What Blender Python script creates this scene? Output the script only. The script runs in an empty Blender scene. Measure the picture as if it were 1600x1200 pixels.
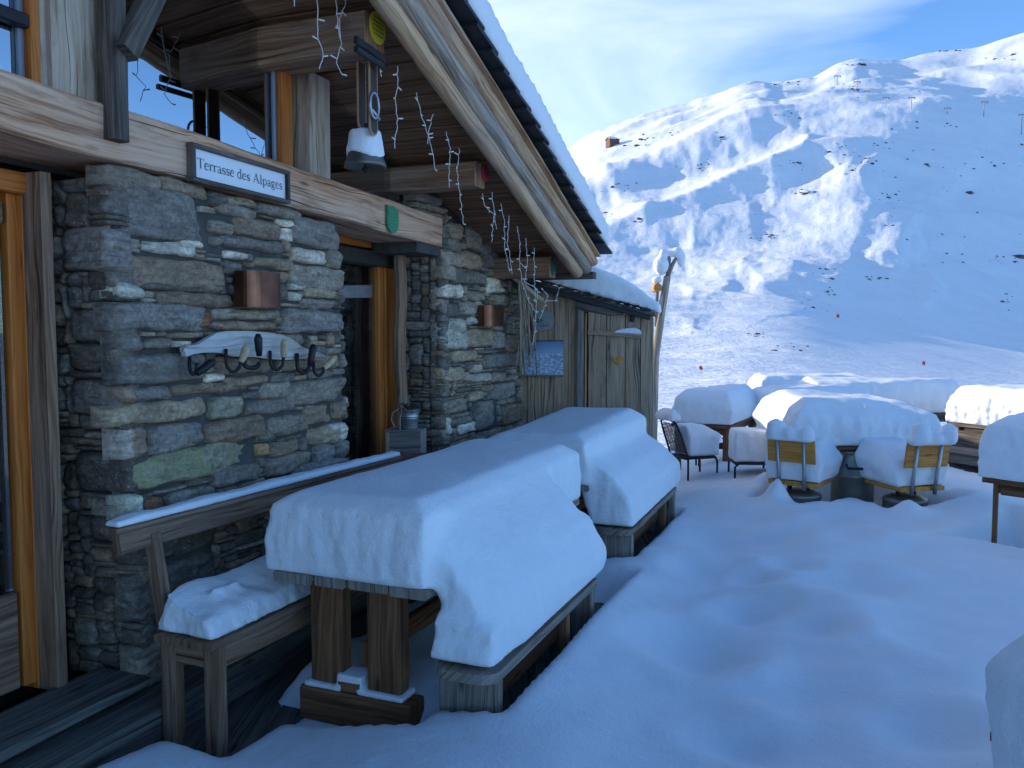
import bpy, bmesh, math, random, bisect
import numpy as np
from mathutils import Vector, Matrix, noise as NZ

random.seed(7)
R = random.Random(11)
scene = bpy.context.scene
COL = scene.collection
PI = math.pi
FPX = 1290.0            # focal length in pixels of the 1600 x 1200 photograph
CAMZ = 1.95
PITCH = math.atan(80 / FPX)
CAM = Vector((0, 0, CAMZ))

# ------------------------------------------------------------------ measuring helpers (photo pixel -> point of a real plane)
def ray(x, y):
    a, b = (x - 800) / FPX, (600 - y) / FPX
    c, s = math.cos(PITCH), math.sin(PITCH)
    return Vector((a, c + b * s, -s + b * c))
def at_z(x, y, z):
    d = ray(x, y); t = (z - CAMZ) / d.z
    return CAM + d * t
def at_Y(x, y, Y):
    d = ray(x, y)
    return CAM + d * (Y / d.y)
def at_plane(x, y, P, n):
    d = ray(x, y)
    return CAM + d * ((P - CAM).dot(n) / d.dot(n))

# chalet front: u along the wall (away from the camera), o outwards, z up
FT = Vector((0.355, 0.935, 0)).normalized()
FN = Vector((FT.y, -FT.x, 0))
FO = Vector((-3.406 + 0.38 * 4.0, 4.0, 0))
def W(u, o, z):
    return FO + FT * u + FN * o + Vector((0, 0, z))
def fac(x, y, o=0.0):
    p = at_plane(x, y, FO + FN * o, FN)
    return (p - FO).dot(FT), p.z
def FP(x, y, o=0.0):
    return at_plane(x, y, FO + FN * o, FN)

# ------------------------------------------------------------------ mesh builder
class MB:
    def __init__(s):
        s.v, s.f, s.uv, s.c = [], [], [], []
    def face(s, idx, uvs=None):
        s.f.append(tuple(idx)); s.uv.append(uvs if uvs else [(0, 0)] * len(idx))
    def vert(s, p, col=None):
        s.v.append(Vector(p)); s.c.append(col or (1, 1, 1, 1)); return len(s.v) - 1
    # beam of chamfered rectangular section, grain along its length
    def beam(s, p0, p1, w, h, up=(0, 0, 1), ch=0.008, jit=0.0, seg=1, taper=1.0):
        p0, p1 = Vector(p0), Vector(p1)
        ax = (p1 - p0); L = ax.length; ax.normalize()
        up = Vector(up); sd = ax.cross(up)
        if sd.length < 1e-5: up = Vector((0, 1, 0)); sd = ax.cross(up)
        sd.normalize(); up = sd.cross(ax).normalized()
        if jit and seg == 1: seg = max(2, int(L / 0.18))
        hw, hh = w / 2, h / 2; ch = min(ch, hw * .6, hh * .6)
        prof = [(-hw + ch, -hh), (hw - ch, -hh), (hw, -hh + ch), (hw, hh - ch), (hw - ch, hh), (-hw + ch, hh), (-hw, hh - ch), (-hw, -hh + ch)]
        per = [0]
        for i in range(8):
            a, b = prof[i], prof[(i + 1) % 8]; per.append(per[-1] + math.hypot(a[0] - b[0], a[1] - b[1]))
        ou, ov = R.random() * 20, R.random() * 20
        seed = R.random() * 100
        rings = []
        for k in range(seg + 1):
            t = k / seg; c = p0 + ax * (L * t); sc = 1 + (taper - 1) * t
            if jit:
                c = c + sd * NZ.noise(Vector((seed, t * L * 1.1, 0))) * jit + up * NZ.noise(Vector((seed, t * L * 1.1, 9))) * jit
            ring = []
            for i, (a, b) in enumerate(prof):
                q = 1.0
                if jit: q = 1 + NZ.noise(Vector((seed + i * 3.1, t * L * 2.3, 3))) * jit / max(w, h) * 1.6
                ring.append(s.vert(c + sd * a * sc * q + up * b * sc * q))
            rings.append(ring)
        for k in range(seg):
            x0, x1 = L * k / seg + ou, L * (k + 1) / seg + ou
            for i in range(8):
                j = (i + 1) % 8
                s.face((rings[k][i], rings[k][j], rings[k + 1][j], rings[k + 1][i]),
                       [(x0, per[i] + ov), (x0, per[i + 1] + ov), (x1, per[i + 1] + ov), (x1, per[i] + ov)])
        for ring, rev in ((rings[0], True), (rings[-1], False)):
            idx = list(reversed(ring)) if rev else list(ring)
            s.face(idx, [(ou + (s.v[i] - s.v[idx[0]]).dot(up), ov + (s.v[i] - s.v[idx[0]]).dot(sd)) for i in idx])
    def box(s, c, sx, sy, sz, ang=0.0, ch=0.006, jit=0.0):
        c = Vector(c); ex = Vector((math.cos(ang), math.sin(ang), 0)); ey = Vector((-ex.y, ex.x, 0))
        if sx >= sy and sx >= sz: s.beam(c - ex * sx / 2, c + ex * sx / 2, sy, sz, (0, 0, 1), ch, jit)
        elif sy >= sx and sy >= sz: s.beam(c - ey * sy / 2, c + ey * sy / 2, sx, sz, (0, 0, 1), ch, jit)
        else: s.beam(c - Vector((0, 0, sz / 2)), c + Vector((0, 0, sz / 2)), sy, sx, tuple(ex), ch, jit)
    def tube(s, pts, rad, n=8, cap=True, jit=0.0):
        pts = [Vector(p) for p in pts]; m = len(pts)
        rr = rad if isinstance(rad, (list, tuple)) else [rad] * m
        ou, ov = R.random() * 20, R.random() * 20
        rings, L = [], 0.0; ref = None; seed = R.random() * 50; lens = []
        for k in range(m):
            a = pts[max(0, k - 1)]; b = pts[min(m - 1, k + 1)]
            d = (b - a)
            d = d.normalized() if d.length > 1e-9 else Vector((0, 0, 1))
            if ref is None:
                ref = d.orthogonal().normalized()
            ref = (ref - d * ref.dot(d)); ref = ref.normalized() if ref.length > 1e-6 else d.orthogonal().normalized()
            bi = d.cross(ref)
            if k: L += (pts[k] - pts[k - 1]).length
            lens.append(L)
            ring = []
            for i in range(n):
                t = 2 * PI * i / n; q = 1
                if jit: q = 1 + jit * NZ.noise(Vector((seed + math.cos(t) * 1.3, L * 2.5, math.sin(t) * 1.3)))
                ring.append(s.vert(pts[k] + (ref * math.cos(t) + bi * math.sin(t)) * rr[k] * q))
            rings.append(ring)
        r0 = max(rr)
        for k in range(m - 1):
            for i in range(n):
                j = (i + 1) % n; v0, v1 = ov + 2 * PI * r0 * i / n, ov + 2 * PI * r0 * (i + 1) / n
                s.face((rings[k][i], rings[k][j], rings[k + 1][j], rings[k + 1][i]),
                       [(ou + lens[k], v0), (ou + lens[k], v1), (ou + lens[k + 1], v1), (ou + lens[k + 1], v0)])
        if cap:
            for ring, rev in ((rings[0], True), (rings[-1], False)):
                idx = list(reversed(ring)) if rev else list(ring)
                s.face(idx, [(ou + (s.v[i] - s.v[idx[0]]).x, ov + (s.v[i] - s.v[idx[0]]).z) for i in idx])
    # extruded polygon: poly in (a,b) of the frame O,ea,eb ; thickness along ec
    def prism(s, poly, O, ea, eb, ec, th, grain=0):
        O, ea, eb, ec = Vector(O), Vector(ea), Vector(eb), Vector(ec)
        ou, ov = R.random() * 20, R.random() * 20; n = len(poly)
        g = (lambda a, b: (a + ou, b + ov)) if grain == 0 else (lambda a, b: (b + ou, a + ov))
        A = [s.vert(O + ea * a + eb * b) for a, b in poly]
        B = [s.vert(O + ea * a + eb * b + ec * th) for a, b in poly]
        flip = ea.cross(eb).dot(ec) * th > 0
        area = sum(poly[i][0] * poly[(i + 1) % n][1] - poly[(i + 1) % n][0] * poly[i][1] for i in range(n))
        if area < 0: flip = not flip
        u = [g(a, b) for a, b in poly]
        if flip: s.face(A[::-1], u[::-1]); s.face(B, u)
        else: s.face(A, u); s.face(B[::-1], u[::-1])
        for i in range(n):
            j = (i + 1) % n; q = [A[i], A[j], B[j], B[i]]; uu = [u[i], u[j], (u[j][0] + th, u[j][1] + th), (u[i][0] + th, u[i][1] + th)]
            s.face(q if flip else q[::-1], uu if flip else uu[::-1])
    def lathe(s, prof, O, n=24, ax=(0, 0, 1)):
        O = Vector(O); ax = Vector(ax).normalized(); e = ax.orthogonal().normalized(); f = ax.cross(e); rings = []
        for r, z in prof:
            rings.append([s.vert(O + ax * z + (e * math.cos(2 * PI * i / n) + f * math.sin(2 * PI * i / n)) * max(r, 1e-4)) for i in range(n)])
        for k in range(len(prof) - 1):
            for i in range(n):
                j = (i + 1) % n
                s.face((rings[k][i], rings[k][j], rings[k + 1][j], rings[k + 1][i]), [(prof[k][1], i / n), (prof[k][1], (i + 1) / n), (prof[k + 1][1], (i + 1) / n), (prof[k + 1][1], i / n)])
    def build(s, name, m, parent=None, smooth=False, origin=None, colors=False):
        me = bpy.data.meshes.new(name)
        if origin is None:
            if s.v:
                xs = [p.x for p in s.v]; ys = [p.y for p in s.v]; zs = [p.z for p in s.v]
                origin = Vector(((min(xs) + max(xs)) / 2, (min(ys) + max(ys)) / 2, min(zs)))
            else: origin = Vector((0, 0, 0))
        origin = Vector(origin)
        me.from_pydata([tuple(p - origin) for p in s.v], [], s.f)
        uvl = me.uv_layers.new(name='UVMap')
        flat = [c for f in s.uv for p in f for c in p]
        uvl.data.foreach_set('uv', flat)
        if colors:
            ca = me.color_attributes.new('Col', 'FLOAT_COLOR', 'POINT')
            ca.data.foreach_set('color', [x for c in s.c for x in c])
        if smooth: me.polygons.foreach_set('use_smooth', [True] * len(me.polygons))
        me.update()
        o = bpy.data.objects.new(name, me); COL.objects.link(o)
        if m is not None: me.materials.append(m)
        o.matrix_world = Matrix.Translation(origin)
        if parent is not None: adopt(o, parent)
        return o

def adopt(o, parent):
    mw = o.matrix_basis.copy() if o.parent is None else o.matrix_world.copy()
    o.parent = parent
    pw = Matrix.Identity(4); chain = []
    q = parent
    while q is not None: chain.append(q); q = q.parent
    for q in reversed(chain):
        pw = pw @ (q.matrix_parent_inverse @ q.matrix_basis)
    o.matrix_parent_inverse = pw.inverted()
    return o
def tag(o, label, cat, group=None, kind=None):
    if label: o['label'] = label
    if cat: o['category'] = cat
    if group: o['group'] = group
    if kind: o['kind'] = kind
    return o
def thing(name, label, cat, loc, group=None):
    o = bpy.data.objects.new(name, None); COL.objects.link(o)
    o.empty_display_size = 0.2
    o.matrix_world = Matrix.Translation(Vector(loc))
    return tag(o, label, cat, group)
def struct(o):
    o['kind'] = 'structure'; return o
def copy_tree(o, parent=None):
    c = o.copy(); COL.objects.link(c)
    if parent is not None: c.parent = parent
    for ch in list(o.children): copy_tree(ch, c)
    return c

# ------------------------------------------------------------------ materials
class NT:
    def __init__(s, name):
        s.m = bpy.data.materials.new(name); s.m.use_nodes = True
        s.t = s.m.node_tree; s.t.nodes.clear()
        s.out = s.n('ShaderNodeOutputMaterial'); s.p = s.n('ShaderNodeBsdfPrincipled')
        s.l(s.p.outputs[0], s.out.inputs[0])
    def n(s, kind, **kw):
        nd = s.t.nodes.new(kind)
        for k, v in kw.items(): setattr(nd, k, v)
        return nd
    def l(s, a, b): s.t.links.new(a, b)
    def noise(s, vec, scale, detail=4, rough=.55, dist=0.0):
        nd = s.n('ShaderNodeTexNoise'); nd.inputs['Scale'].default_value = scale; nd.inputs['Detail'].default_value = detail
        nd.inputs['Roughness'].default_value = rough; nd.inputs['Distortion'].default_value = dist
        if vec is not None: s.l(vec, nd.inputs['Vector'])
        return nd.outputs['Fac']
    def mapping(s, vec, scale=(1, 1, 1), loc=(0, 0, 0), rot=(0, 0, 0)):
        nd = s.n('ShaderNodeMapping'); nd.inputs['Scale'].default_value = scale; nd.inputs['Location'].default_value = loc; nd.inputs['Rotation'].default_value = rot
        s.l(vec, nd.inputs['Vector']); return nd.outputs[0]
    def ramp(s, fac, stops):
        nd = s.n('ShaderNodeValToRGB'); cr = nd.color_ramp
        while len(cr.elements) < len(stops): cr.elements.new(.5)
        for e, (p, c) in zip(cr.elements, stops):
            e.position = p; e.color = (*c, 1) if len(c) == 3 else c
        s.l(fac, nd.inputs[0]); return nd.outputs[0]
    def mix(s, fac, a, b, mode='MIX'):
        nd = s.n('ShaderNodeMix', data_type='RGBA', blend_type=mode)
        for v, k in ((fac, 0), (a, 6), (b, 7)):
            if isinstance(v, (int, float)): nd.inputs[k].default_value = v if k == 0 else (v, v, v, 1)
            elif isinstance(v, tuple): nd.inputs[k].default_value = (*v, 1)[:4]
            else: s.l(v, nd.inputs[k])
        return nd.outputs[2]
    def math(s, op, a, b=None, c=None, clamp=False):
        nd = s.n('ShaderNodeMath', operation=op); nd.use_clamp = clamp
        for i, v in enumerate((a, b, c)):
            if v is None: continue
            if isinstance(v, (int, float)): nd.inputs[i].default_value = v
            else: s.l(v, nd.inputs[i])
        return nd.outputs[0]
    def bump(s, h, strength=.5, dist=.01):
        nd = s.n('ShaderNodeBump'); nd.inputs['Strength'].default_value = strength; nd.inputs['Distance'].default_value = dist
        s.l(h, nd.inputs['Height']); s.l(nd.outputs[0], s.p.inputs['Normal'])
    def col(s, c):
        if isinstance(c, tuple): s.p.inputs['Base Color'].default_value = (*c, 1)[:4]
        else: s.l(c, s.p.inputs['Base Color'])
    def set(s, **kw):
        for k, v in kw.items():
            k = k.replace('_', ' ')
            if isinstance(v, (int, float)): s.p.inputs[k].default_value = v
            else: s.l(v, s.p.inputs[k])
    def uv(s): return s.n('ShaderNodeUVMap').outputs[0]
    def obj(s): return s.n('ShaderNodeTexCoord').outputs['Object']

def wood(name, dark, mid, light, grey=(.30, .29, .28), greyamt=.3, crack=.6, fine=26, bump=.5, rough=.8, stain=.5):
    t = NT(name); uv = t.uv()
    warp = t.n('ShaderNodeTexNoise'); warp.inputs['Scale'].default_value = 1.6; warp.inputs['Detail'].default_value = 2
    t.l(t.mapping(uv, (.8, 2.5, 1)), warp.inputs['Vector'])
    wv = t.mix(.12, uv, warp.outputs['Color'], 'ADD')
    g1 = t.noise(t.mapping(wv, (1.6, fine * 2.6, 1)), 1.0, 6, .66, .35)
    g2 = t.noise(t.mapping(wv, (.6, fine * .7, 1), (3, 5, 0)), 1.0, 5, .62, .9)
    c = t.ramp(t.math('ADD', t.math('MULTIPLY', g1, .6), t.math('MULTIPLY', g2, .45)), [(.40, dark), (.52, mid), (.64, light)])
    st = t.noise(t.mapping(uv, (.9, 2.2, 1), (7, 2, 0)), 1.3, 5, .6)
    c = t.mix(t.math('MULTIPLY', t.ramp(st, [(.42, (0, 0, 0)), (.66, (1, 1, 1))]), greyamt), c, grey)
    st2 = t.noise(t.mapping(uv, (1.4, 4, 1), (1, 12, 0)), 1.7, 5, .65)
    c = t.mix(t.math('MULTIPLY', t.ramp(st2, [(.55, (0, 0, 0)), (.75, (1, 1, 1))]), stain), c, tuple(x * .32 for x in dark))
    # knots
    vo = t.n('ShaderNodeTexVoronoi'); vo.inputs['Scale'].default_value = 1.0; vo.inputs['Randomness'].default_value = 1
    t.l(t.mapping(uv, (1.7, 6.5, 1)), vo.inputs['Vector'])
    kn = t.ramp(vo.outputs['Distance'], [(.05, (1, 1, 1)), (.12, (0, 0, 0))])
    c = t.mix(t.math('MULTIPLY', kn, .7), c, tuple(x * .5 for x in dark))
    ck = t.noise(t.mapping(wv, (.7, 62, 1), (9, 1, 0)), 1.0, 4, .55)
    ckm = t.ramp(ck, [(.34, (1, 1, 1)), (.39, (0, 0, 0))])
    c = t.mix(t.math('MULTIPLY', ckm, crack), c, tuple(x * .2 for x in dark))
    t.col(c)
    h = t.math('SUBTRACT', g1, t.math('MULTIPLY', ckm, .9))
    t.bump(h, bump, .006); t.set(Roughness=rough, Specular_IOR_Level=.25)
    return t.m

def plain(name, c, rough=.6, metal=0.0, var=.25, sc=18, bump=.15, spec=.4):
    t = NT(name); o = t.obj()
    n = t.noise(o, sc, 5, .6)
    n2 = t.noise(o, sc * .23, 3, .6)
    k = t.math('ADD', t.math('MULTIPLY', n, .5), t.math('MULTIPLY', n2, .5))
    t.col(t.ramp(k, [(.35, tuple(x * (1 - var) for x in c)), (.65, tuple(min(1, x * (1 + var)) for x in c))]))
    t.bump(n, bump, .004); t.set(Roughness=rough, Metallic=metal, Specular_IOR_Level=spec)
    return t.m

def snow_mat(name, big=False):
    t = NT(name); o = t.obj()
    if big: o = t.n('ShaderNodeNewGeometry').outputs['Position']
    n = t.noise(o, 3.0 if not big else 2.2, 6, .6); f = t.noise(o, 60, 3, .6); m = t.noise(o, 16, 4, .6)
    t.col(t.ramp(n, [(.3, (.84, .86, .885)), (.7, (.90, .91, .925))]))
    g_ = t.noise(o, 150, 2, .6)
    h = t.math('ADD', t.math('ADD', t.math('MULTIPLY', f, .30), t.math('MULTIPLY', g_, .16)), t.math('ADD', t.math('MULTIPLY', m, .42), t.math('MULTIPLY', n, .7)))
    t.bump(h, .5, .028); t.set(Roughness=.62, Specular_IOR_Level=.3)
    t.p.inputs['Subsurface Weight'].default_value = .0
    return t.m

def stone_mat():
    t = NT('dry_stone'); o = t.n('ShaderNodeNewGeometry').outputs['Position']
    ca = t.n('ShaderNodeVertexColor', layer_name='Col')
    v1 = t.noise(t.mapping(o, (5, 5, 22)), 1.0, 6, .65, .6)
    v2 = t.noise(o, 34, 5, .65)
    v3 = t.noise(t.mapping(o, (3, 3, 5)), 1.0, 4, .6, .4)
    k = t.math('ADD', t.math('MULTIPLY', v1, .5), t.math('MULTIPLY', v2, .5))
    c = t.mix(1.0, ca.outputs[0], t.ramp(k, [(.3, (.48, .42, .34)), (.5, (1.85, 1.52, 1.20)), (.66, (3.2, 2.65, 2.05))]), 'MULTIPLY')
    c = t.mix(t.math('MULTIPLY', t.ramp(v3, [(.52, (0, 0, 0)), (.68, (1, 1, 1))]), .45), c, (.17, .12, .075))
    sp = t.noise(o, 75, 3, .7)
    sp2 = t.noise(o, 6, 3, .6)
    c = t.mix(t.math('MULTIPLY', t.math('MULTIPLY', t.ramp(sp, [(.60, (0, 0, 0)), (.68, (1, 1, 1))]), t.ramp(sp2, [(.5, (0, 0, 0)), (.62, (1, 1, 1))])), .7), c, (.55, .56, .54))
    bl = t.math('MULTIPLY', t.ramp(t.noise(t.mapping(o, (1, 1, 1.6), (5, 3, 9)), 21, 6, .72), [(.55, (0, 0, 0)), (.66, (1, 1, 1))]), t.ramp(t.noise(o, 3.3, 3, .6), [(.42, (.15, .15, .15)), (.6, (1, 1, 1))]))
    c = t.mix(t.math('MULTIPLY', bl, .55), c, (.46, .43, .38))
    dk = t.ramp(t.noise(t.mapping(o, (3, 3, 14), (8, 2, 1)), 2.2, 6, .7), [(.34, (1, 1, 1)), (.43, (0, 0, 0))])
    c = t.mix(t.math('MULTIPLY', dk, .6), c, (.045, .045, .045))
    # lichen where the stone's colour alpha is low
    al = t.math('SUBTRACT', 1.0, ca.outputs[1])
    li = t.math('MULTIPLY', al, t.ramp(t.noise(o, 55, 5, .75), [(.46, (0, 0, 0)), (.52, (1, 1, 1))]))
    li = t.math('MULTIPLY', li, t.ramp(t.noise(o, 6.5, 4, .6), [(.43, (0, 0, 0)), (.54, (1, 1, 1))]))
    c = t.mix(t.math('MULTIPLY', li, .85), c, (.31, .32, .13))
    # rust
    ru = t.ramp(t.noise(t.mapping(o, (4, 4, 9), (3, 1, 4)), 1.5, 4, .6), [(.66, (0, 0, 0)), (.72, (1, 1, 1))])
    c = t.mix(t.math('MULTIPLY', ru, .75), c, (.24, .10, .03))
    t.col(c)
    t.bump(t.math('ADD', t.math('MULTIPLY', v1, .8), t.math('MULTIPLY', v2, .6)), 1.0, .018)
    t.set(Roughness=.82, Specular_IOR_Level=.3)
    return t.m

def glass_mat(name, refl=.42, tint=(.9, .95, 1)):
    t = NT(name); t.t.nodes.remove(t.p)
    g = t.n('ShaderNodeBsdfGlossy'); g.inputs['Roughness'].default_value = .012; g.inputs['Color'].default_value = (*tint, 1)
    tr = t.n('ShaderNodeBsdfTransparent'); tr.inputs['Color'].default_value = (.72, .76, .78, 1)
    lw = t.n('ShaderNodeLayerWeight'); lw.inputs['Blend'].default_value = .35
    f = t.math('ADD', t.math('MULTIPLY', lw.outputs['Fresnel'], .8), refl, clamp=True)
    mx = t.n('ShaderNodeMixShader'); t.l(f, mx.inputs[0]); t.l(tr.outputs[0], mx.inputs[1]); t.l(g.outputs[0], mx.inputs[2])
    wv = t.noise(t.obj(), 1.6, 2, .5)
    b = t.n('ShaderNodeBump'); b.inputs['Strength'].default_value = .035; b.inputs['Distance'].default_value = .02
    t.l(wv, b.inputs['Height']); t.l(b.outputs[0], g.inputs['Normal'])
    t.l(mx.outputs[0], t.out.inputs[0])
    return t.m

M = {}
M['beam'] = wood('weathered_larch', (.30, .12, .055), (.68, .375, .215), (.78, .50, .33), (.58, .45, .37), .4, .8, 20, .8)
M['beamgrey'] = wood('grey_beam', (.10, .085, .075), (.24, .20, .17), (.36, .31, .26), (.27, .27, .28), .5, .8, 22, .7)
M['orange'] = wood('varnished_larch', (.30, .075, .012), (.54, .155, .026), (.64, .215, .045), (.30, .14, .06), .15, .25, 30, .25, .5, .2)
M['post'] = wood('pale_post', (.24, .155, .095), (.50, .365, .25), (.64, .50, .37), (.46, .42, .38), .5, .8, 16, .6)
M['charred'] = wood('dark_brace', (.03, .024, .02), (.10, .077, .06), (.22, .175, .14), (.21, .19, .17), .35, .7, 20, .9)
M['purlin'] = wood('purlin_wood', (.13, .06, .03), (.30, .155, .08), (.44, .27, .16), (.20, .18, .17), .4, .7, 20, .7)
M['soffit'] = wood('soffit_boards', (.10, .045, .022), (.22, .105, .052), (.32, .17, .09), (.10, .08, .07), .3, .6, 18, .5)
M['pole'] = wood('barge_pole', (.30, .14, .065), (.60, .355, .185), (.74, .50, .30), (.33, .31, .30), .35, .6, 14, .6)
M['polegrey'] = wood('grey_barge_pole', (.15, .10, .07), (.42, .32, .24), (.62, .49, .38), (.24, .25, .27), .55, .7, 14, .7)
M['shed'] = wood('shed_planks', (.16, .095, .055), (.45, .30, .185), (.60, .43, .285), (.37, .30, .24), .5, .7, 20, .8)
M['table'] = wood('grey_table_wood', (.10, .08, .062), (.26, .205, .16), (.40, .335, .27), (.26, .25, .24), .4, .7, 20, .7)
M['leg'] = wood('brown_table_leg', (.085, .035, .016), (.21, .09, .038), (.30, .145, .07), (.10, .07, .055), .3, .6, 22, .6)
M['benchwood'] = wood('brown_bench', (.10, .05, .028), (.25, .14, .08), (.37, .235, .15), (.18, .15, .13), .35, .6, 22, .6)
M['chairwood'] = wood('honey_chair_back', (.38, .13, .022), (.64, .27, .055), (.74, .36, .09), (.46, .23, .08), .2, .3, 16, .35, .6, .3)
M['deck'] = wood('dark_deck', (.05, .045, .038), (.13, .115, .095), (.21, .185, .155), (.17, .17, .165), .3, .7, 16, .7)
M['fish'] = wood('driftwood', (.22, .11, .05), (.40, .32, .25), (.60, .57, .54), (.62, .62, .62), .7, .4, 14, .5, .8, .6)
M['stick'] = wood('pole_bark', (.20, .13, .08), (.44, .34, .24), (.62, .52, .40), (.5, .48, .45), .35, .5, 14, .6)
M['snow'] = snow_mat('snow')
M['snowground'] = snow_mat('snow_ground', True)
M['stone'] = stone_mat()
M['mortar'] = plain('dark_mortar', (.075, .07, .064), .95, 0, .4, 20, .8)
M['slate'] = plain('roof_slate', (.022, .023, .026), .55, 0, .4, 14, .5)
M['glass'] = glass_mat('window_glass', .40)
M['glassdark'] = glass_mat('door_glass', .10)
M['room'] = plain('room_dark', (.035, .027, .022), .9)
M['copper'] = plain('aged_copper', (.17, .075, .048), .33, .9, .5, 9, .1)
M['zinc'] = plain('galvanised_steel', (.42, .44, .46), .42, .8, .2, 12, .1)
M['can'] = plain('milk_can_alloy', (.30, .29, .26), .45, .7, .3, 7, .15)
M['signwhite'] = plain('sign_white', (.80, .83, .86), .5, 0, .02, 8, .02)
M['ink'] = plain('sign_ink', (.035, .045, .06), .6, 0, .05)
M['rubber'] = plain('gasket', (.02, .022, .026), .5)
M['alu'] = plain('grey_glazing_bead', (.20, .24, .28), .45, .3, .1)
M['yellow'] = plain('yellow_enamel', (.66, .53, .045), .45, 0, .12, 20, .1)
M['red'] = plain('red_enamel', (.38, .05, .06), .5, 0, .2, 20, .1)
M['green'] = plain('green_enamel', (.04, .26, .12), .45, 0, .2, 20, .1)
M['teal'] = plain('verdigris_enamel', (.06, .17, .15), .5, 0, .3, 20, .1)
M['leather'] = plain('dark_leather', (.055, .03, .022), .5, 0, .4, 20, .3)
M['tanleather'] = plain('tan_leather_edge', (.45, .24, .13), .6, 0, .2)
M['bell'] = plain('bell_bronze', (.16, .145, .125), .45, .75, .35, 10, .3)
M['iron'] = plain('black_iron', (.025, .025, .027), .45, .5, .3)
M['rope'] = plain('rope', (.36, .29, .20), .9, 0, .3, 40, .4)
M['white'] = plain('white_plastic', (.72, .70, .66), .5, 0, .05)
M['grater'] = plain('antler', (.55, .42, .24), .6, 0, .4, 20, .3)
M['slab'] = plain('grey_stone_slab', (.27, .27, .265), .85, 0, .2, 20, .5)
M['rust'] = plain('rusty_paint', (.20, .075, .06), .8, 0, .6, 22, .6)
M['weave'] = plain('brown_woven_cane', (.055, .03, .026), .6, 0, .3, 30, .3)
M['cloud'] = None
M['rock'] = plain('bare_rock', (.085, .078, .07), .95, 0, .5, .35, .6)
M['marker'] = plain('red_marker', (.60, .07, .05), .6, 0, .1)
M['pylon'] = plain('pylon_steel', (.12, .14, .17), .5, .4, .2)
M['hutwood'] = plain('hut_planks', (.17, .085, .05), .8, 0, .3, 1.5, .3)
M['ceramic'] = plain('stoneware', (.34, .32, .27), .4, 0, .15)
M['bluecloth'] = plain('blue_cloth', (.10, .26, .55), .8, 0, .1)
M['dirt'] = plain('dry_twigs', (.06, .05, .035), .95, 0, .5)

# ------------------------------------------------------------------ snow caps (voxel union of rough volumes, softened, then wind-worn)
def hull_bm(bm, pts):
    vs = [bm.verts.new(p) for p in pts]
    bmesh.ops.convex_hull(bm, input=vs)
def box_pts(fr, x0, x1, y0, y1, z0, z1):
    return [fr(x, y, z) for x in (x0, x1) for y in (y0, y1) for z in (z0, z1)]
def snow_cap(name, label, hulls, voxel=.02, smooth=14, amp=.02, flute=.010, group=None, floor=None, cat='snow', freq=2.2, seed=0):
    verts, faces = [], []
    for pts in hulls:
        bm = bmesh.new(); hull_bm(bm, pts)
        bmesh.ops.recalc_face_normals(bm, faces=bm.faces)
        bm.verts.index_update(); b = len(verts)
        verts += [v.co.copy() for v in bm.verts]; faces += [[b + v.index for v in f.verts] for f in bm.faces]
        bm.free()
    me = bpy.data.meshes.new('tmp'); me.from_pydata([tuple(v) for v in verts], [], faces)
    o = bpy.data.objects.new('tmp', me); COL.objects.link(o)
    r = o.modifiers.new('r', 'REMESH'); r.mode = 'VOXEL'; r.voxel_size = voxel; r.use_smooth_shade = True
    sm = o.modifiers.new('s', 'SMOOTH'); sm.factor = .5; sm.iterations = smooth
    dg = bpy.context.evaluated_depsgraph_get(); dg.update()
    ev = o.evaluated_get(dg)
    m2 = bpy.data.meshes.new_from_object(ev, depsgraph=dg)
    bpy.data.objects.remove(o); bpy.data.meshes.remove(me)
    n = len(m2.vertices)
    co = np.empty(n * 3); m2.vertices.foreach_get('co', co); co = co.reshape(-1, 3)
    no = np.empty(n * 3); m2.vertex_normals.foreach_get('vector', no); no = no.reshape(-1, 3)
    sd = seed * 3.7
    for i in range(n):
        x, y, z = co[i]; side = 1 - abs(no[i][2])
        d = amp * NZ.noise(Vector((x * freq + sd, y * freq, z * freq))) + amp * .35 * NZ.noise(Vector((x * freq * 3.1, y * freq * 3.1 + sd, z * freq * 3.1)))
        if flute: d += flute * side * (NZ.noise(Vector((x * 13 + sd, y * 13, z * 4.5))) + .55 * NZ.noise(Vector((x * 31, y * 31, z * 17 + sd))))
        if no[i][2] < -.3: d *= .3
        co[i] += no[i] * d
    if floor is not None:
        co[:, 2] = np.where(co[:, 2] < floor, floor, co[:, 2])
    og = Vector(((co[:, 0].min() + co[:, 0].max()) / 2, (co[:, 1].min() + co[:, 1].max()) / 2, co[:, 2].min()))
    co -= np.array(og)
    m2.vertices.foreach_set('co', co.ravel()); m2.name = name
    m2.polygons.foreach_set('use_smooth', [True] * len(m2.polygons)); m2.update()
    m2.materials.clear(); m2.materials.append(M['snow'])
    ob = bpy.data.objects.new(name, m2); COL.objects.link(ob); ob.matrix_world = Matrix.Translation(og)
    return tag(ob, label, cat, group, 'thing')

class Frame:
    def __init__(s, O, ang):
        s.O = Vector(O); s.a = ang; s.ex = Vector((math.cos(ang), math.sin(ang), 0)); s.ey = Vector((-s.ex.y, s.ex.x, 0))
    def __call__(s, x, y, z): return s.O + s.ex * x + s.ey * y + Vector((0, 0, z))
    def inv(s, p):
        d = Vector(p) - s.O; return d.dot(s.ex), d.dot(s.ey)

def smooth01(a, b, x):
    if a > b: return 1 - smooth01(b, a, x)
    t = min(1, max(0, (x - a) / (b - a))); return t * t * (3 - 2 * t)

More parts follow.
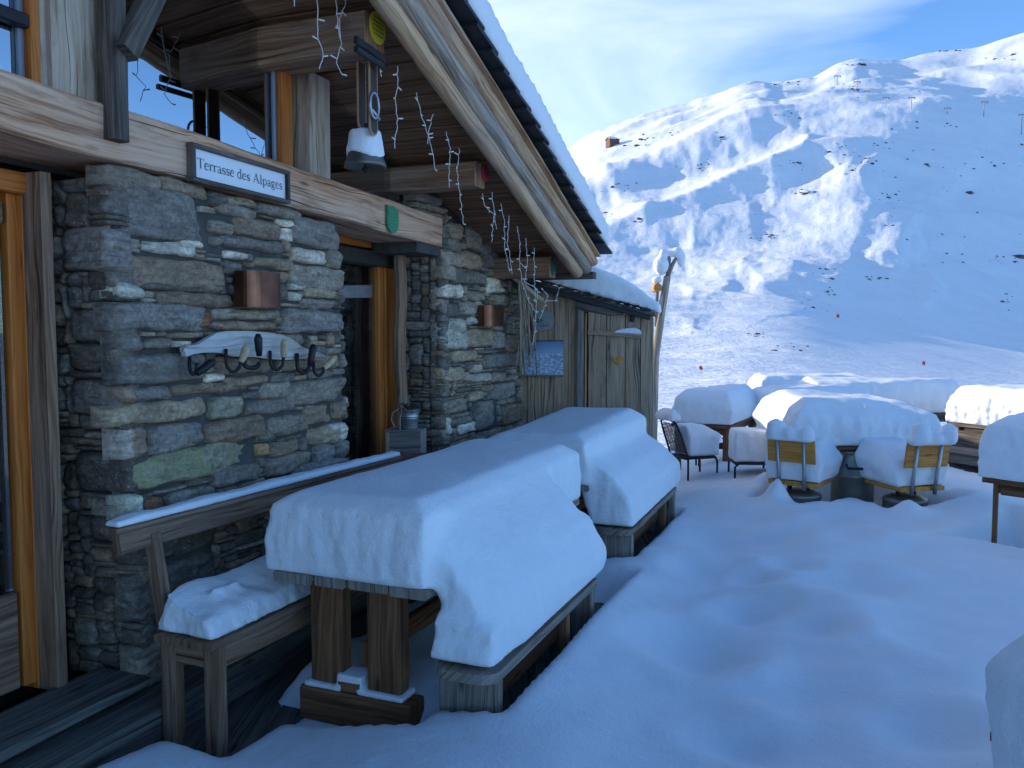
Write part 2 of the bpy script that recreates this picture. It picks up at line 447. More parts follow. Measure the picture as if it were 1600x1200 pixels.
#==PART2==
# ================================================================== CHALET
SC = {'b': (.150, .156, .166), 'g': (.175, .17, .158), 'd': (.085, .083, .08), 'n': (.165, .138, .115), 't': (.225, .20, .162),
      'w': (.50, .50, .48), 'p': (.30, .33, .32), 'l': (.20, .215, .185), 'r': (.16, .09, .055), 'o': (.27, .18, .10), 'e': (.25, .245, .235), 's': (.118, .12, .124)}
def add_stone(mb, P, a0, a1, b0, b1, dep, col, lich=0.0, whiteend=0, tilt=0.0):
    w, h = a1 - a0, b1 - b0
    g = .0015; a0 += g; a1 -= g; b0 += g; b1 -= g; w -= 2 * g; h -= 2 * g
    if w < .015 or h < .012: return
    nx = max(4, min(30, int(w / .016))); ny = max(4, min(14, int(h / .016)))
    sd = R.random() * 300
    ta, tb = R.uniform(-.05, .05), R.uniform(-.09, .05)
    k = R.uniform(.75, 1.1); cc = [c * k for c in col]
    grid = {}
    lop = [R.choice((0, 0, .25, .5, .8)) * R.uniform(.5, 1) for _ in range(4)]
    tap, shear = R.uniform(-.22, .22), R.uniform(-.5, .5) * min(.06, h * .5)
    cuts = []
    for _ in range(R.choice((1, 2, 3, 4))):
        th = R.uniform(0, 2 * PI); rad = abs(math.cos(th)) * w / 2 + abs(math.sin(th)) * h / 2
        cuts.append((math.cos(th), math.sin(th), rad * R.uniform(.35, .9), R.uniform(.08, .4)))
    for j in range(ny + 1):
        for i in range(nx + 1):
            s, t = 2 * i / nx - 1, 2 * j / ny - 1
            edge = max(abs(s), abs(t))
            q = (0 if s < 0 else 1) + (0 if t < 0 else 2)
            k_ = lop[q]; ov_ = max(0, (abs(s) - (1 - k_ * min(1, h / w))) / max(k_ * min(1, h / w), 1e-3)) if k_ > .01 else 0
            ss, tt = s, t * (1 - .55 * k_ * ov_)
            ss *= 1 - .03 * abs(t) ** 4; tt *= 1 - .05 * abs(s) ** 6
            A = (a0 + a1) / 2 + ss * w / 2; B = (b0 + b1) / 2 + tt * h / 2 * (1 + (tap * ss if tap * ss < 0 else 0)) + tilt * (ss * w / 2)
            A += shear * tt * .5; la_, lb_ = ss * w / 2, tt * h / 2
            wob = min(.014, h * .16)
            A += wob * NZ.noise(Vector((A * 9 + sd, B * 9, 1))) * edge; B += wob * 1.2 * NZ.noise(Vector((A * 7, B * 7 + sd, 5))) * edge
            de = min((1 - abs(s)) * w / 2, (1 - abs(t)) * h / 2)
            rnd = smooth01(0, .008, de)
            out = dep * (.62 + .38 * rnd) + (ta * ss * w + tb * tt * h) * 1.0
            out += rnd * ((.018 * NZ.noise(Vector((A * 5 + sd, B * 16, 2)))) + .014 * NZ.noise(Vector((A * 13, B * 32 + sd, 4))))
            f = math.floor((NZ.noise(Vector((A * 3 + sd, B * 9, 7))) + 1) * 3) / 3 - 1
            out += rnd * .012 * f
            for cx_, cy_, cr_, cs_ in cuts: out -= max(0, la_ * cx_ + lb_ * cy_ - cr_) * cs_
            out = max(out, -.01)
            if edge > .999: out = min(out, dep * .58)
            c = list(cc)
            if whiteend:
                m = smooth01(.15, .6, (-s if whiteend == 1 else s) + .5 * NZ.noise(Vector((A * 20, B * 20, sd))))
                c = [x * (1 - m) + .36 * m for x in c]
            grid[i, j] = mb.vert(P(A, B, out), (c[0], c[1], c[2], 1 - lich))
    for j in range(ny):
        for i in range(nx):
            mb.face((grid[i, j], grid[i + 1, j], grid[i + 1, j + 1], grid[i, j + 1]))
    rim = [(i, 0) for i in range(nx)] + [(nx, j) for j in range(ny)] + [(i, ny) for i in range(nx, 0, -1)] + [(0, j) for j in range(ny, 0, -1)]
    back = {}
    for (i, j) in rim:
        A = a0 + w * i / nx; B = b0 + h * j / ny + tilt * (w * (i / nx - .5))
        c = mb.c[grid[i, j]]
        back[i, j] = mb.vert(P(A, B, -.09), (c[0] * .7, c[1] * .7, c[2] * .7, 1))
    for k in range(len(rim)):
        p, q = rim[k], rim[(k + 1) % len(rim)]
        mb.face((grid[q], grid[p], back[p], back[q]))

def stone_wall(P, la, ra, b0, top, manual, palette, parent, name='stone_wall', big=1.0):
    mb = MB(); cs = .012
    amin = min(la(b0), la(b0 + 2), la(b0 + 3)); amax = max(ra(b0), ra(b0 + 2), ra(b0 + 3))
    bmax = max(top(amin), top(amax))
    nx, ny = int((amax - amin) / cs), int((bmax - b0) / cs)
    occ = np.zeros((nx, ny), bool)
    for j in range(ny):
        b = b0 + (j + .5) * cs
        for i in range(nx):
            a = amin + (i + .5) * cs
            if a < la(b) or a > ra(b) or b > top(a): occ[i, j] = True
    for m in manual:
        a0, a1, c0, c1, key = m[:5]; opt = m[5] if len(m) > 5 else {}
        add_stone(mb, P, a0, a1, c0, c1, R.uniform(.038, .056), SC[key], **opt)
        tl = opt.get('tilt', 0)
        for i in range(max(0, int((a0 - amin) / cs)), min(nx, int((a1 - amin) / cs) + 1)):
            a = amin + (i + .5) * cs; sh = tl * (a - (a0 + a1) / 2)
            occ[i, max(0, int((c0 + sh - b0) / cs)):max(0, min(ny, int((c1 + sh - b0) / cs) + 1))] = True
    for j in range(ny):
        i = 0
        while i < nx:
            if occ[i, j]: i += 1; continue
            tw = int(R.choice((.06, .1, .14, .2, .28, .4)) * big * R.uniform(.8, 1.2) / cs); th = int(R.choice((.025, .035, .05, .07, .09, .12)) * big * R.uniform(.8, 1.2) / cs)
            w = 1
            while w < tw and i + w < nx and not occ[i + w, j]: w += 1
            # swallow a sliver that would be left
            e = i + w; rem = 0
            while e + rem < nx and not occ[e + rem, j] and rem < 6: rem += 1
            if rem < 5: w += rem
            h = 1
            while h < th and j + h < ny and not occ[i:i + w, j + h].any(): h += 1
            occ[i:i + w, j:j + h] = True
            if w * cs > .02 and h * cs > .018:
                add_stone(mb, P, amin + i * cs, amin + (i + w) * cs, b0 + j * cs, b0 + (j + h) * cs, R.uniform(.024, .05), SC[R.choice(palette)])
            i += w
    return mb.build(name, M['stone'], parent, smooth=True, colors=True)

chalet = thing('mountain_chalet', 'stone and timber alpine chalet with deep gable roof along the snowy terrace', 'chalet', W(0, 0, 0))

uA, zA = fac(154, 265); uB, zB = fac(213, 1000)
uL1 = lambda z: uA + (uB - uA) * (z - zA) / (zB - zA)
uC, zC = fac(529, 350); uD, zD = fac(540, 720)
uR1 = lambda z: uC + (uD - uC) * (z - zC) / (zD - zC)
uE, zE = fac(686, 350); uF, zF = fac(688, 690)
uL2 = lambda z: uE + (uF - uE) * (z - zE) / (zF - zE)
uG, zG = fac(814, 420); uH, zH = fac(819, 680)
uR2 = lambda z: uG + (uH - uG) * (z - zG) / (zH - zG)
U_END = uR2(1.0)
# roof line on the outer plane: measured at the purlin ends
OV = .63
uP1, zP1 = fac(588, 55, OV); uP2, zP2 = fac(752, 275, OV); uP3, zP3 = fac(864, 416, OV)
SL = (zP1 - zP3) / (uP1 - uP3)
zc = lambda u: zP3 + SL * (u - uP3)          # purlin centre line

def px_stone(x0, y0, x1, y1, key, **opt):
    yc_, xc_ = (y0 + y1) / 2, (x0 + x1) / 2
    a0 = fac(x0, yc_)[0]; a1 = fac(x1, yc_)[0]; z1 = fac(xc_, y0)[1]; z0 = fac(xc_, y1)[1]
    return (a0, a1, z0, z1, key, opt)
P1 = [px_stone(*a, **(o or {})) for a, o in [
    ((156, 264, 241, 296, 'g'), None), ((168, 294, 322, 374, 'b'), None), ((244, 281, 318, 306, 't'), None), ((320, 300, 345, 322, 'd'), None),
    ((306, 323, 333, 333, 'e'), None), ((345, 308, 394, 322, 't'), None), ((395, 322, 465, 340, 'g'), None), ((331, 321, 398, 340, 'g'), None),
    ((360, 341, 426, 372, 'n'), None), ((322, 345, 359, 367, 'g'), None), ((427, 342, 450, 354, 'w'), None), ((432, 356, 452, 377, 'w'), None),
    ((453, 342, 528, 388, 'b'), None), ((340, 372, 438, 391, 's'), None), ((450, 389, 505, 412, 'w'), None), ((506, 391, 531, 420, 'g'), None),
    ((346, 393, 379, 406, 'w'), None), ((393, 403, 463, 421, 't'), None), ((449, 417, 534, 452, 'g'), None), ((474, 449, 520, 466, 't'), None),
    ((467, 467, 516, 484, 'g'), None), ((447, 443, 472, 453, 'p'), None), ((447, 456, 464, 470, 'p'), None), ((342, 408, 377, 430, 's'), None),
    ((218, 378, 298, 398, 'p'), None), ((274, 375, 313, 386, 'w'), None), ((173, 402, 340, 452, 'n'), None),
    ((174, 444, 216, 468, 'p'), None), ((238, 456, 361, 479, 'n'), None), ((218, 446, 338, 456, 'd'), None),
    ((168, 474, 323, 516, 'b'), None), ((304, 487, 324, 513, 'r'), None), ((326, 483, 424, 500, 'g'), None), ((324, 502, 420, 517, 'n'), None),
    ((435, 484, 531, 520, 'b'), None), ((178, 520, 214, 550, 's'), None), ((217, 529, 262, 546, 'g'), None), ((258, 519, 315, 529, 't'), None),
    ((264, 532, 292, 543, 'w'), None), ((180, 552, 312, 599, 'b'), None), ((330, 556, 425, 585, 'n'), None), ((430, 556, 528, 578, 'n'), None),
    ((316, 583, 342, 597, 'w'), None), ((262, 597, 385, 615, 'n'), None), ((344, 588, 420, 602, 'n'), None),
    ((401, 598, 447, 624, 'g'), None), ((446, 592, 534, 630, 'g'), None), ((204, 604, 259, 627, 'b'), None),
    ((322, 620, 374, 651, 'l'), None), ((163, 627, 319, 660, 't'), None), ((375, 622, 458, 646, 's'), None), ((470, 633, 514, 662, 'n'), None),
    ((515, 627, 534, 655, 'n'), None), ((181, 667, 220, 718, 'n'), dict(whiteend=1)), ((221, 660, 313, 705, 'b'), None),
    ((315, 652, 410, 689, 'n'), None), ((412, 648, 478, 680, 'g'), None), ((476, 664, 536, 694, 't'), dict(whiteend=2)), ((399, 668, 422, 690, 'b'), None),
    ((396, 692, 416, 712, 'o'), None), ((417, 689, 466, 710, 'n'), None), ((409, 710, 483, 739, 'g'), None), ((486, 692, 520, 722, 'b'), None), ((521, 688, 538, 714, 's'), None),
    ((195, 698, 394, 748, 'l'), dict(lich=1.0, tilt=.03)), ((450, 720, 537, 756, 'b'), None), ((326, 728, 398, 756, 's'), None),
    ((187, 772, 218, 812, 'p'), None), ((219, 776, 252, 806, 'r'), None), ((254, 762, 330, 800, 's'), None), ((350, 760, 445, 792, 's'), None),
    ((200, 880, 330, 950, 's'), None), ((208, 985, 330, 1050, 'g'), None), ((205, 820, 330, 870, 'd'), None)]]
P2 = [px_stone(600 + x0 / 2.857, 280 + y0 / 2.857, 600 + x1 / 2.857, 280 + y1 / 2.857, k) for x0, y0, x1, y1, k in [
    (280, 195, 345, 268, 't'), (360, 210, 430, 318, 'g'), (398, 130, 462, 196, 't'), (270, 262, 330, 322, 'b'), (252, 318, 328, 388, 'e'),
    (316, 322, 425, 402, 't'), (432, 292, 522, 398, 's'), (307, 398, 388, 468, 's'), (389, 415, 447, 470, 'b'), (264, 382, 302, 450, 'e'),
    (450, 435, 510, 510, 'w'), (250, 466, 345, 533, 'w'), (362, 500, 435, 543, 'g'), (477, 515, 552, 565, 'g'), (331, 545, 400, 612, 'e'),
    (264, 555, 329, 614, 's'), (254, 620, 362, 760, 'p'), (366, 617, 425, 650, 'p'), (362, 665, 466, 750, 't'), (476, 680, 525, 755, 'b'),
    (532, 692, 595, 775, 'n'), (292, 765, 400, 815, 't'), (432, 775, 602, 840, 'b'), (258, 838, 335, 905, 't'), (338, 862, 370, 903, 'e'),
    (376, 865, 455, 905, 'e'), (462, 862, 540, 905, 'n'), (482, 908, 577, 978, 'b'), (365, 946, 430, 990, 't'), (252, 980, 370, 1043, 'g'),
    (386, 988, 500, 1114, 'b'), (512, 1003, 610, 1088, 'n'), (321, 1082, 395, 1133, 'w'), (262, 1056, 286, 1140, 'w'), (291, 1062, 370, 1100, 'g'),
    (400, 1115, 560, 1160, 'g'), (180, 118, 265, 146, 't'), (130, 62, 238, 112, 's'), (470, 212, 498, 280, 'g'), (512, 515, 545, 560, 'e')]]
front = lambda a, b, o: W(a, o, b)
BEAMBOT = 2.70
pal = ['g', 'g', 's', 'b', 'n', 'd', 'd', 'e', 't', 's', 'n']
stone_wall(front, uL1, uR1, .18, lambda a: BEAMBOT - .005, P1, pal, chalet)
BT = fac(684, 345)[1]
stone_wall(front, lambda b: uL2(b) if b < BT + .02 else fac(646, 300)[0], uR2, .1, lambda a: zc(a) + .02, P2, pal + ['t', 'e'], chalet)
RV = .52
rev1 = lambda a, b, o: W(uL1(b) + .042 - o, .03 - a, b)
stone_wall(rev1, lambda b: 0, lambda b: RV, .18, lambda a: BEAMBOT - .005,
           [(.0, .34, 2.25, 2.46, 'b'), (.0, .3, 1.9, 2.06, 's'), (0.02, .34, 1.55, 1.72, 's'), (0, .35, 1.16, 1.36, 'd')], ['s', 'd', 'd', 'g', 'n', 's'], chalet, big=1.3)
rev2 = lambda a, b, o: W(uL2(b) + .042 - o, .03 - a, b)
stone_wall(rev2, lambda b: 0, lambda b: RV, .1, lambda a: BT - .02, [], ['s', 'd', 'g', 'n', 's', 'b'], chalet, big=1.5)
# mortar core behind the stones (one volume per pier), and the dim room behind the glass
mb = MB()
for l, r, top in ((uL1, uR1, BEAMBOT), (uL2, uR2, 2.62)):
    o_ = .002
    for z0, z1 in ((.05, top - .01),):
        pts = [(l(z0) + .055, z0), (r(z0) - .03, z0), (r(z1) - .03, z1), (l(z1) + .055, z1)]
        mb.prism(pts, W(0, o_, 0), FT, Vector((0, 0, 1)), -FN, .42)
ut = fac(648, 300)[0]
mb.prism([(ut + .02, 2.62), (U_END - .03, 2.62), (U_END - .03, zc(U_END) + .03), (ut + .02, zc(ut) + .03)], W(0, .002, 0), FT, Vector((0, 0, 1)), -FN, .42)
mb.build('wall_core', M['mortar'], chalet)
U0 = -7.5
mb = MB()
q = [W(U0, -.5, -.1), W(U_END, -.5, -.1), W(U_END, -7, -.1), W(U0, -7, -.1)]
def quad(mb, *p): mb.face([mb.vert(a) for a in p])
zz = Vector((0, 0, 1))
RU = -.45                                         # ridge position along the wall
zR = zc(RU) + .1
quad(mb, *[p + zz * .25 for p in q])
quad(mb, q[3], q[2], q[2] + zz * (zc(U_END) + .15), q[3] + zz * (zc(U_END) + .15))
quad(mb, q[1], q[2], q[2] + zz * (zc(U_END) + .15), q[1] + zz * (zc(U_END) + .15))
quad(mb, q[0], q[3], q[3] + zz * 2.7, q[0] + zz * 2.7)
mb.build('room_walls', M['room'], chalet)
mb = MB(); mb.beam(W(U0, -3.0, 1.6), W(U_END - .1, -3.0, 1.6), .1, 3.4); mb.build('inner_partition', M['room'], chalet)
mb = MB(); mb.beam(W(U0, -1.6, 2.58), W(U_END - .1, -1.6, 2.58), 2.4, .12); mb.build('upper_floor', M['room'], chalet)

# ---- lintel beam
mb = MB()
b0 = fac(-190, 110); b1 = fac(684, 365)
mb.beam(W(fac(-190, 60)[0], -.165, 2.90), W(fac(684, 365)[0], -.165, 2.825), .44, .25, (0, 0, 1), .014, .014, 26)
mb.build('lintel_beam', M['beam'], chalet)

# ---- upper storey timber: posts, panes, frames
def upoly(pts, o, th, m, name, parent=None, grain=1):
    poly = [fac(x, y, o) for x, y in pts]
    mb = MB(); mb.prism(poly, W(0, o, 0), FT, Vector((0, 0, 1)), -FN, th, grain)
    return mb.build(name, m, parent or chalet)
def zat(x, y, o=0): return fac(x, y, o)
UPZ = 2.98
def post(x0, x1, o, w, m, name, z0=UPZ, z1=4.2, jit=.008, y=150):
    a, b = fac(x0, y, o)[0], fac(x1, y, o)[0]
    mb = MB(); mb.beam(W((a + b) / 2, o - w / 2, z0), W((a + b) / 2, o - w / 2, z1), w, b - a, tuple(FT), .012, jit)
    return mb.build(name, m, chalet, smooth=False)
post(84, 160, -.01, .2, M['post'], 'post', y=100); post(52, 82, -.05, .16, M['post'], 'post', y=80)
post(485, 516, .02, .26, M['post'], 'post', z1=zc(fac(480, 150)[0]) - .02, y=180)
mb = MB()
a = fac(179, 110, .12)[0]; b = fac(204, 110, .12)[0]
mb.beam(W((a + b) / 2, .06, fac(190, 218, .12)[1]), W((a + b) / 2, .06, 4.3), .115, b - a, tuple(FT), .018, .014)
mb.build('king_post', M['charred'], chalet)
mb = MB()
p0 = FP(196, 84, .13); p1 = FP(262, -55, .13)
mb.beam(p0, p1, .10, .085, tuple(FN), .012, .01); mb.build('brace', M['charred'], chalet)

slope_u = lambda x, y, o: fac(x, y, o)
FRO = -.09
# central window: glass polygon bounded by beam, posts and the slope of the roof
def zsl(u, d): return zc(u) - d
uw0, uw1 = fac(204, 150, FRO)[0], fac(421, 150, FRO)[0]
zs0 = fac(421, 22, FRO)[1]
def win(u0, u1, zb, ztop, fw, name='window', left=True, pane_yaw=0.0):
    """window frame with sloping top (ztop is a function of u) and its pane"""
    g = W
    fr = MB()
    def bar(pA, pB, w):
        fr.beam(pA, pB, .10, w, tuple(FN.cross((pB - pA).normalized())), .006)
    h = fw / 2
    bar(W(u0, FRO, zb + h), W(u1, FRO, zb + h), fw * .4)
    bar(W(u1 - h, FRO + .002, zb), W(u1 - h, FRO + .002, ztop(u1 - h) - .0), fw)
    if left: bar(W(u0 + h, FRO + .002, zb), W(u0 + h, FRO + .002, ztop(u0 + h)), fw)
    bar(W(u0, FRO + .006, ztop(u0) - h), W(u1, FRO + .006, ztop(u1) - h), fw)
    f = fr.build(name, M['orange'], chalet)
    tag(f, None, None)
    pb = MB(); pb.prism([(u0 + .02, zb + .02), (u1 - fw, zb + .02), (u1 - fw, ztop(u1 - fw) - fw), (u0 + .02, ztop(u0 + .02) - fw)], W(u0, FRO - .015 - pane_yaw * (u1 - u0), 0) - FT * u0 * 1, FT + FN * pane_yaw, zz, -FN, .012) if not pane_yaw else pb.prism([(.02, zb + .02), (u1 - fw - u0, zb + .02), (u1 - fw - u0, ztop(u1 - fw) - fw), (.02, ztop(u0 + .02) - fw)], W(u0, FRO - .015 - pane_yaw * (u1 - u0), 0), FT + FN * pane_yaw, zz, -FN, .012)
    pb.build('pane', M['glass'], f)
    gb = MB(); x = u1 - fw - .012
    gb.beam(W(x, FRO - .004, zb + .02), W(x, FRO - .004, ztop(x) - fw - .01), .03, .03, tuple(FT)); gb.build('glazing_bead', M['alu'], f)
    return f
um = fac(446, 150, FRO)[0]
win(uw0 - .02, um + .0, UPZ - .03, lambda u: zs0 + SL * (u - uw1) + .11, .105, left=False, pane_yaw=.10)  # pane turned within its fixed frame so that it mirrors more sky
ut0, ut1 = fac(516, 150, FRO)[0], fac(643, 290, FRO)[0]
zt1 = fac(632, 262, FRO)[1]
ta_, tb_ = fac(516, 96, FRO), fac(644, 258, FRO); TS = (tb_[1] - ta_[1]) / (tb_[0] - ta_[0])
tri = lambda u: ta_[1] + TS * (u - ta_[0])
win(ut0, ut1, UPZ - .08, tri, .095, left=False)
ul1 = fac(50, 60, FRO)[0]
win(ul1 - 1.3, ul1, UPZ, lambda u: 4.1, .045)
f = MB()
f.beam(W(ul1 - 1.2, FRO + .02, fac(20, 30, FRO)[1]), W(ul1 - .05, FRO + .02, fac(20, 30, FRO)[1]), .05, .06); f.build('window_bar', M['iron'], chalet)
# rafter just under the roof above the right-hand window, and infill boards
ur0, ur1 = fac(530, 100, .05)[0], fac(700, 250, .05)[0]
mb = MB(); mb.beam(W(ur0, -.02, tri(ur0) + .075), W(ur1, -.02, tri(ur1) + .075), .16, .11, (0, 0, 1), .012, .006)
mb.build('gable_rafter', M['purlin'], chalet)

# ---- doors in the reveals
DO = -.38
def door(name, us, zb, zt, ujamb, wide, lower, hinge_first=True):
    pass
# near door (mostly outside the frame): weathered jamb, orange frame, leaf with glass and a low board panel
o = DO
def dbar(mb, x, y0, y1, w, dep, o_):
    u = fac(x, 660, o_)[0]
    mb.beam(W(u, o_ - dep / 2, fac(x, y1, o_)[1]), W(u, o_ - dep / 2, fac(x, y0, o_)[1]), dep, w, tuple(FT), .008)
dz0 = .24
def vbar(x0, x1, o_, dep, z0, z1, m, name, par, jit=0.0):
    a, b = fac(x0, 660, o_)[0], fac(x1, 660, o_)[0]
    mb = MB(); mb.beam(W((a + b) / 2, o_ - dep / 2, z0), W((a + b) / 2, o_ - dep / 2, z1), dep, b - a, tuple(FT), .007, jit)
    return mb.build(name, m, par)
vbar(77, 94, -.20, .2, dz0, 2.69, M['benchwood'], 'door_jamb', chalet)
vbar(47, 77, -.32, .1, dz0, 2.69, M['orange'], 'door_frame', chalet)
aD = fac(40, 660, -.36)[0]
leaf = vbar(24, 46.5, -.345, .08, dz0 + .03, 2.6, M['orange'], 'door_leaf', chalet)
mb = MB(); mb.beam(W(aD - 1.1, -.345, 2.64), W(aD + .13, -.345, 2.64), .1, .1); mb.build('door_head', M['orange'], chalet)
mb = MB()
mb.beam(W(aD - 1.0, -.37, .5), W(aD - .09, -.37, .5), .05, .46, (0, 0, 1)); mb.build('door_panel', M['benchwood'], leaf)
mb = MB(); mb.beam(W(aD - 1.0, -.37, 2.5), W(aD - .09, -.37, 2.5), .05, .1, (0, 0, 1)); mb.build('top_rail', M['benchwood'], leaf)
mb = MB(); mb.prism([(aD - 1.0, .74), (aD - .09, .74), (aD - .09, 2.45), (aD - 1.0, 2.45)], W(0, -.37, 0), FT, zz, -FN, .012); mb.build('pane', M['glassdark'], leaf)
# second door, between the piers
zd1 = fac(600, 392, -.47)[1]
u_l, u_r = uR1(1.5) - .1, fac(624, 540, -.30)[0]
vbar(604, 620, -.44, .1, .15, zd1 + .16, M['orange'], 'door_frame', chalet)
mb = MB(); mb.beam(W(u_l, -.48, zd1 + .05), W(fac(620, 540, -.44)[0], -.48, zd1 + .05), .1, .11); mb.build('door_head', M['orange'], chalet)
leaf2 = vbar(594, 605, -.46, .07, .2, zd1 + .02, M['orange'], 'door_leaf', chalet)
u_g = fac(594, 540, -.48)[0]
mb = MB(); mb.prism([(u_l, .2), (u_g, .2), (u_g, zd1 + .02), (u_l, zd1 + .02)], W(0, -.50, 0), FT, zz, -FN, .012); mb.build('pane', M['glassdark'], leaf2)
mb = MB(); mb.beam(W(u_g - .012, -.49, .2), W(u_g - .012, -.49, zd1), .03, .035, tuple(FT)); mb.build('glazing_bead', M['alu'], leaf2)
a, b = fac(621, 500, -.3)[0], fac(632, 500, -.3)[0]
mb = MB(); mb.tube([W((a + b) / 2 + .02 * math.sin(k * 1.7), -.31, .2 + k * .25) for k in range(11)], .055, 8, jit=.25); mb.build('door_jamb', M['purlin'], chalet)

# ---- purlins through the gable
def purlin(uc, zcen, w, h):
    mb = MB(); mb.beam(W(uc, -.6, zcen), W(uc, OV, zcen), w, h, (0, 0, 1), .015, .006, 6)
    return mb.build('purlin', M['purlin'], chalet)
purlin(uP1 - .02, zP1 - .015, .23, .25); purlin(uP2 - .03, zP2, .2, .19); purlin(uP3 - .02, zP3 - .01, .2, .2)
# ---- soffit boards under the overhang, laid across the slope
UE = uP3 + .42
zs = lambda u: zc(u) + .135
mb = MB(); k = 0; uu = RU
while uu < UE - .02:
    w = R.uniform(.15, .21); u2 = min(uu + w, UE)
    um_ = (uu + u2) / 2
    mb.beam(W(um_, -.9, zs(um_) + R.uniform(-.004, .004)), W(um_, .70, zs(um_)), (u2 - uu) - .006, .024, tuple(Vector((0, 0, 1)) - FT * SL), .004)
    uu = u2
mb.build('soffit', M['soffit'], chalet)
# ---- the round and half-round poles along the verge
def verge(do, dz, r0, m, name, ue, flat=1.0, jit=.12):
    n = 26; mb = MB()
    us = [RU + (ue - RU) * i / n for i in range(n + 1)]
    sd = R.random() * 40
    pts = [W(u, do + .012 * NZ.noise(Vector((u * .8, sd, 0))), zc(u) + dz + .012 * NZ.noise(Vector((u * .9, sd, 5)))) for u in us]
    mb.tube(pts, [r0 * (1.12 - .2 * i / n) for i in range(n + 1)], 12, jit=jit)
    return mb.build(name, m, chalet, smooth=True)
verge(.815, .015, .064, M['pole'], 'verge_pole', uP3 + .22)
verge(.87, .10, .066, M['polegrey'], 'verge_pole', uP3 + .35)
verge(.925, .20, .062, M['pole'], 'verge_pole', uP3 + .40)
mb = MB(); mb.beam(W(RU, .87, zc(RU) + .125), W(uP3 + .36, .87, zc(uP3 + .36) + .115), .10, .03, tuple(zz - FT * SL), .004, .004); 
mb.beam(W(RU, .81, zc(RU) + .04), W(uP3 + .3, .81, zc(uP3 + .3) + .03), .07, .03, tuple(zz - FT * SL), .004, .004)
mb.build('verge_filler', M['soffit'], chalet)
mb = MB(); mb.beam(W(RU, .945, zc(RU) + .262), W(uP3 + .42, .945, zc(uP3 + .42) + .262), .12, .022, tuple(zz - FT * SL), .004, .006)
mb.build('verge_board', M['pole'], chalet)
# ---- roof slab and the stepped slates along the verge
def rslab(u0, u1, zfun, o0, o1, th):
    mb = MB()
    mb.prism([(u0, zfun(u0)), (u1, zfun(u1)), (u1, zfun(u1) + th), (u0, zfun(u0) + th)], W(0, o1, 0), FT, zz, -FN, o1 - o0)
    return mb
rslab(RU, UE, lambda u: zc(u) + .275, -8.0, .93, .05).build('roof', M['slate'], chalet)
zl = lambda u: zc(RU) - SL * (RU - u)
rslab(RU - 6.5, RU, lambda u: zc(RU) + .275 + SL * (u - RU) * -1, -8.0, .93, .05).build('roof', M['slate'], chalet)
mb = MB(); u = RU; row = 0
while u < UE:
    L = .265 * R.uniform(.93, 1.07)
    for oo in range(2):
        o1 = 1.095 + R.uniform(-.012, .012) if oo == 0 else .70
        zz0 = zc(u) + .30
        lift = .042
        a = W(u - .05, o1 - .2, zz0 + SL * (-.05) + .004); b = W(u + L + .02, o1 - .2, zc(u + L + .02) + .30 + lift)
        mb.beam(a, b, .40, .02 + R.uniform(0, .008), tuple(zz - FT * SL), .003, .003, 2)
    u += L * .87
mb.build('verge_slates', M['slate'], chalet)
# eave: fascia block, gutter end
mb = MB(); mb.beam(W(UE - .03, -7.5, zc(UE) + .18), W(UE - .03, .84, zc(UE) + .18), .05, .16, (0, 0, 1), .006); mb.build('eave_fascia', M['benchwood'], chalet)
mb = MB(); mb.beam(W(UE + .05, -7.5, zc(UE) + .07), W(UE + .05, .93, zc(UE) + .07), .13, .07, (0, 0, 1), .01); mb.build('eave_gutter', M['charred'], chalet)
# thick snow on the roof
rp = []
for u_, lo, hi in ((RU, .355, .63), (UE + .05, .355, .61)):
    for o_, s_ in ((-7.9, 0), (1.10, 0)):
        rp += [W(u_, o_, zc(u_) + lo), W(u_, o_, zc(u_) + hi)]
snow_cap('roof_snow', 'thick smooth layer of snow lying on the chalet roof above the dark slates', [rp], .045, 6, .02, .003, freq=.8, seed=1)
rp = []
for u_, lo, hi in ((RU - 6.3, .335, .62), (RU, .335, .62)):
    for o_ in (-7.9, 1.0):
        z_ = zc(RU) + SL * (RU - u_)
        rp += [W(u_, o_, z_ + lo), W(u_, o_, z_ + hi)]
# ---- threshold and ledges at the wall's foot
mb = MB(); mb.beam(W(-3.2, -.06, .235), W(uL1(.2) - .04, -.06, .235), .34, .05, (0, 0, 1), .01, .004); mb.build('door_threshold', M['deck'], chalet)
mb = MB(); mb.beam(W(-3.4, .12, .06), W(U_END - .1, .12, .06), .30, .22, (0, 0, 1), .012, .006, 20); mb.build('wall_plinth', M['deck'], chalet)

# ================================================================== things on the chalet front
def on_wall(x, y, o=0.0):
    u, z = fac(x, y, o); return W(u, o, z)
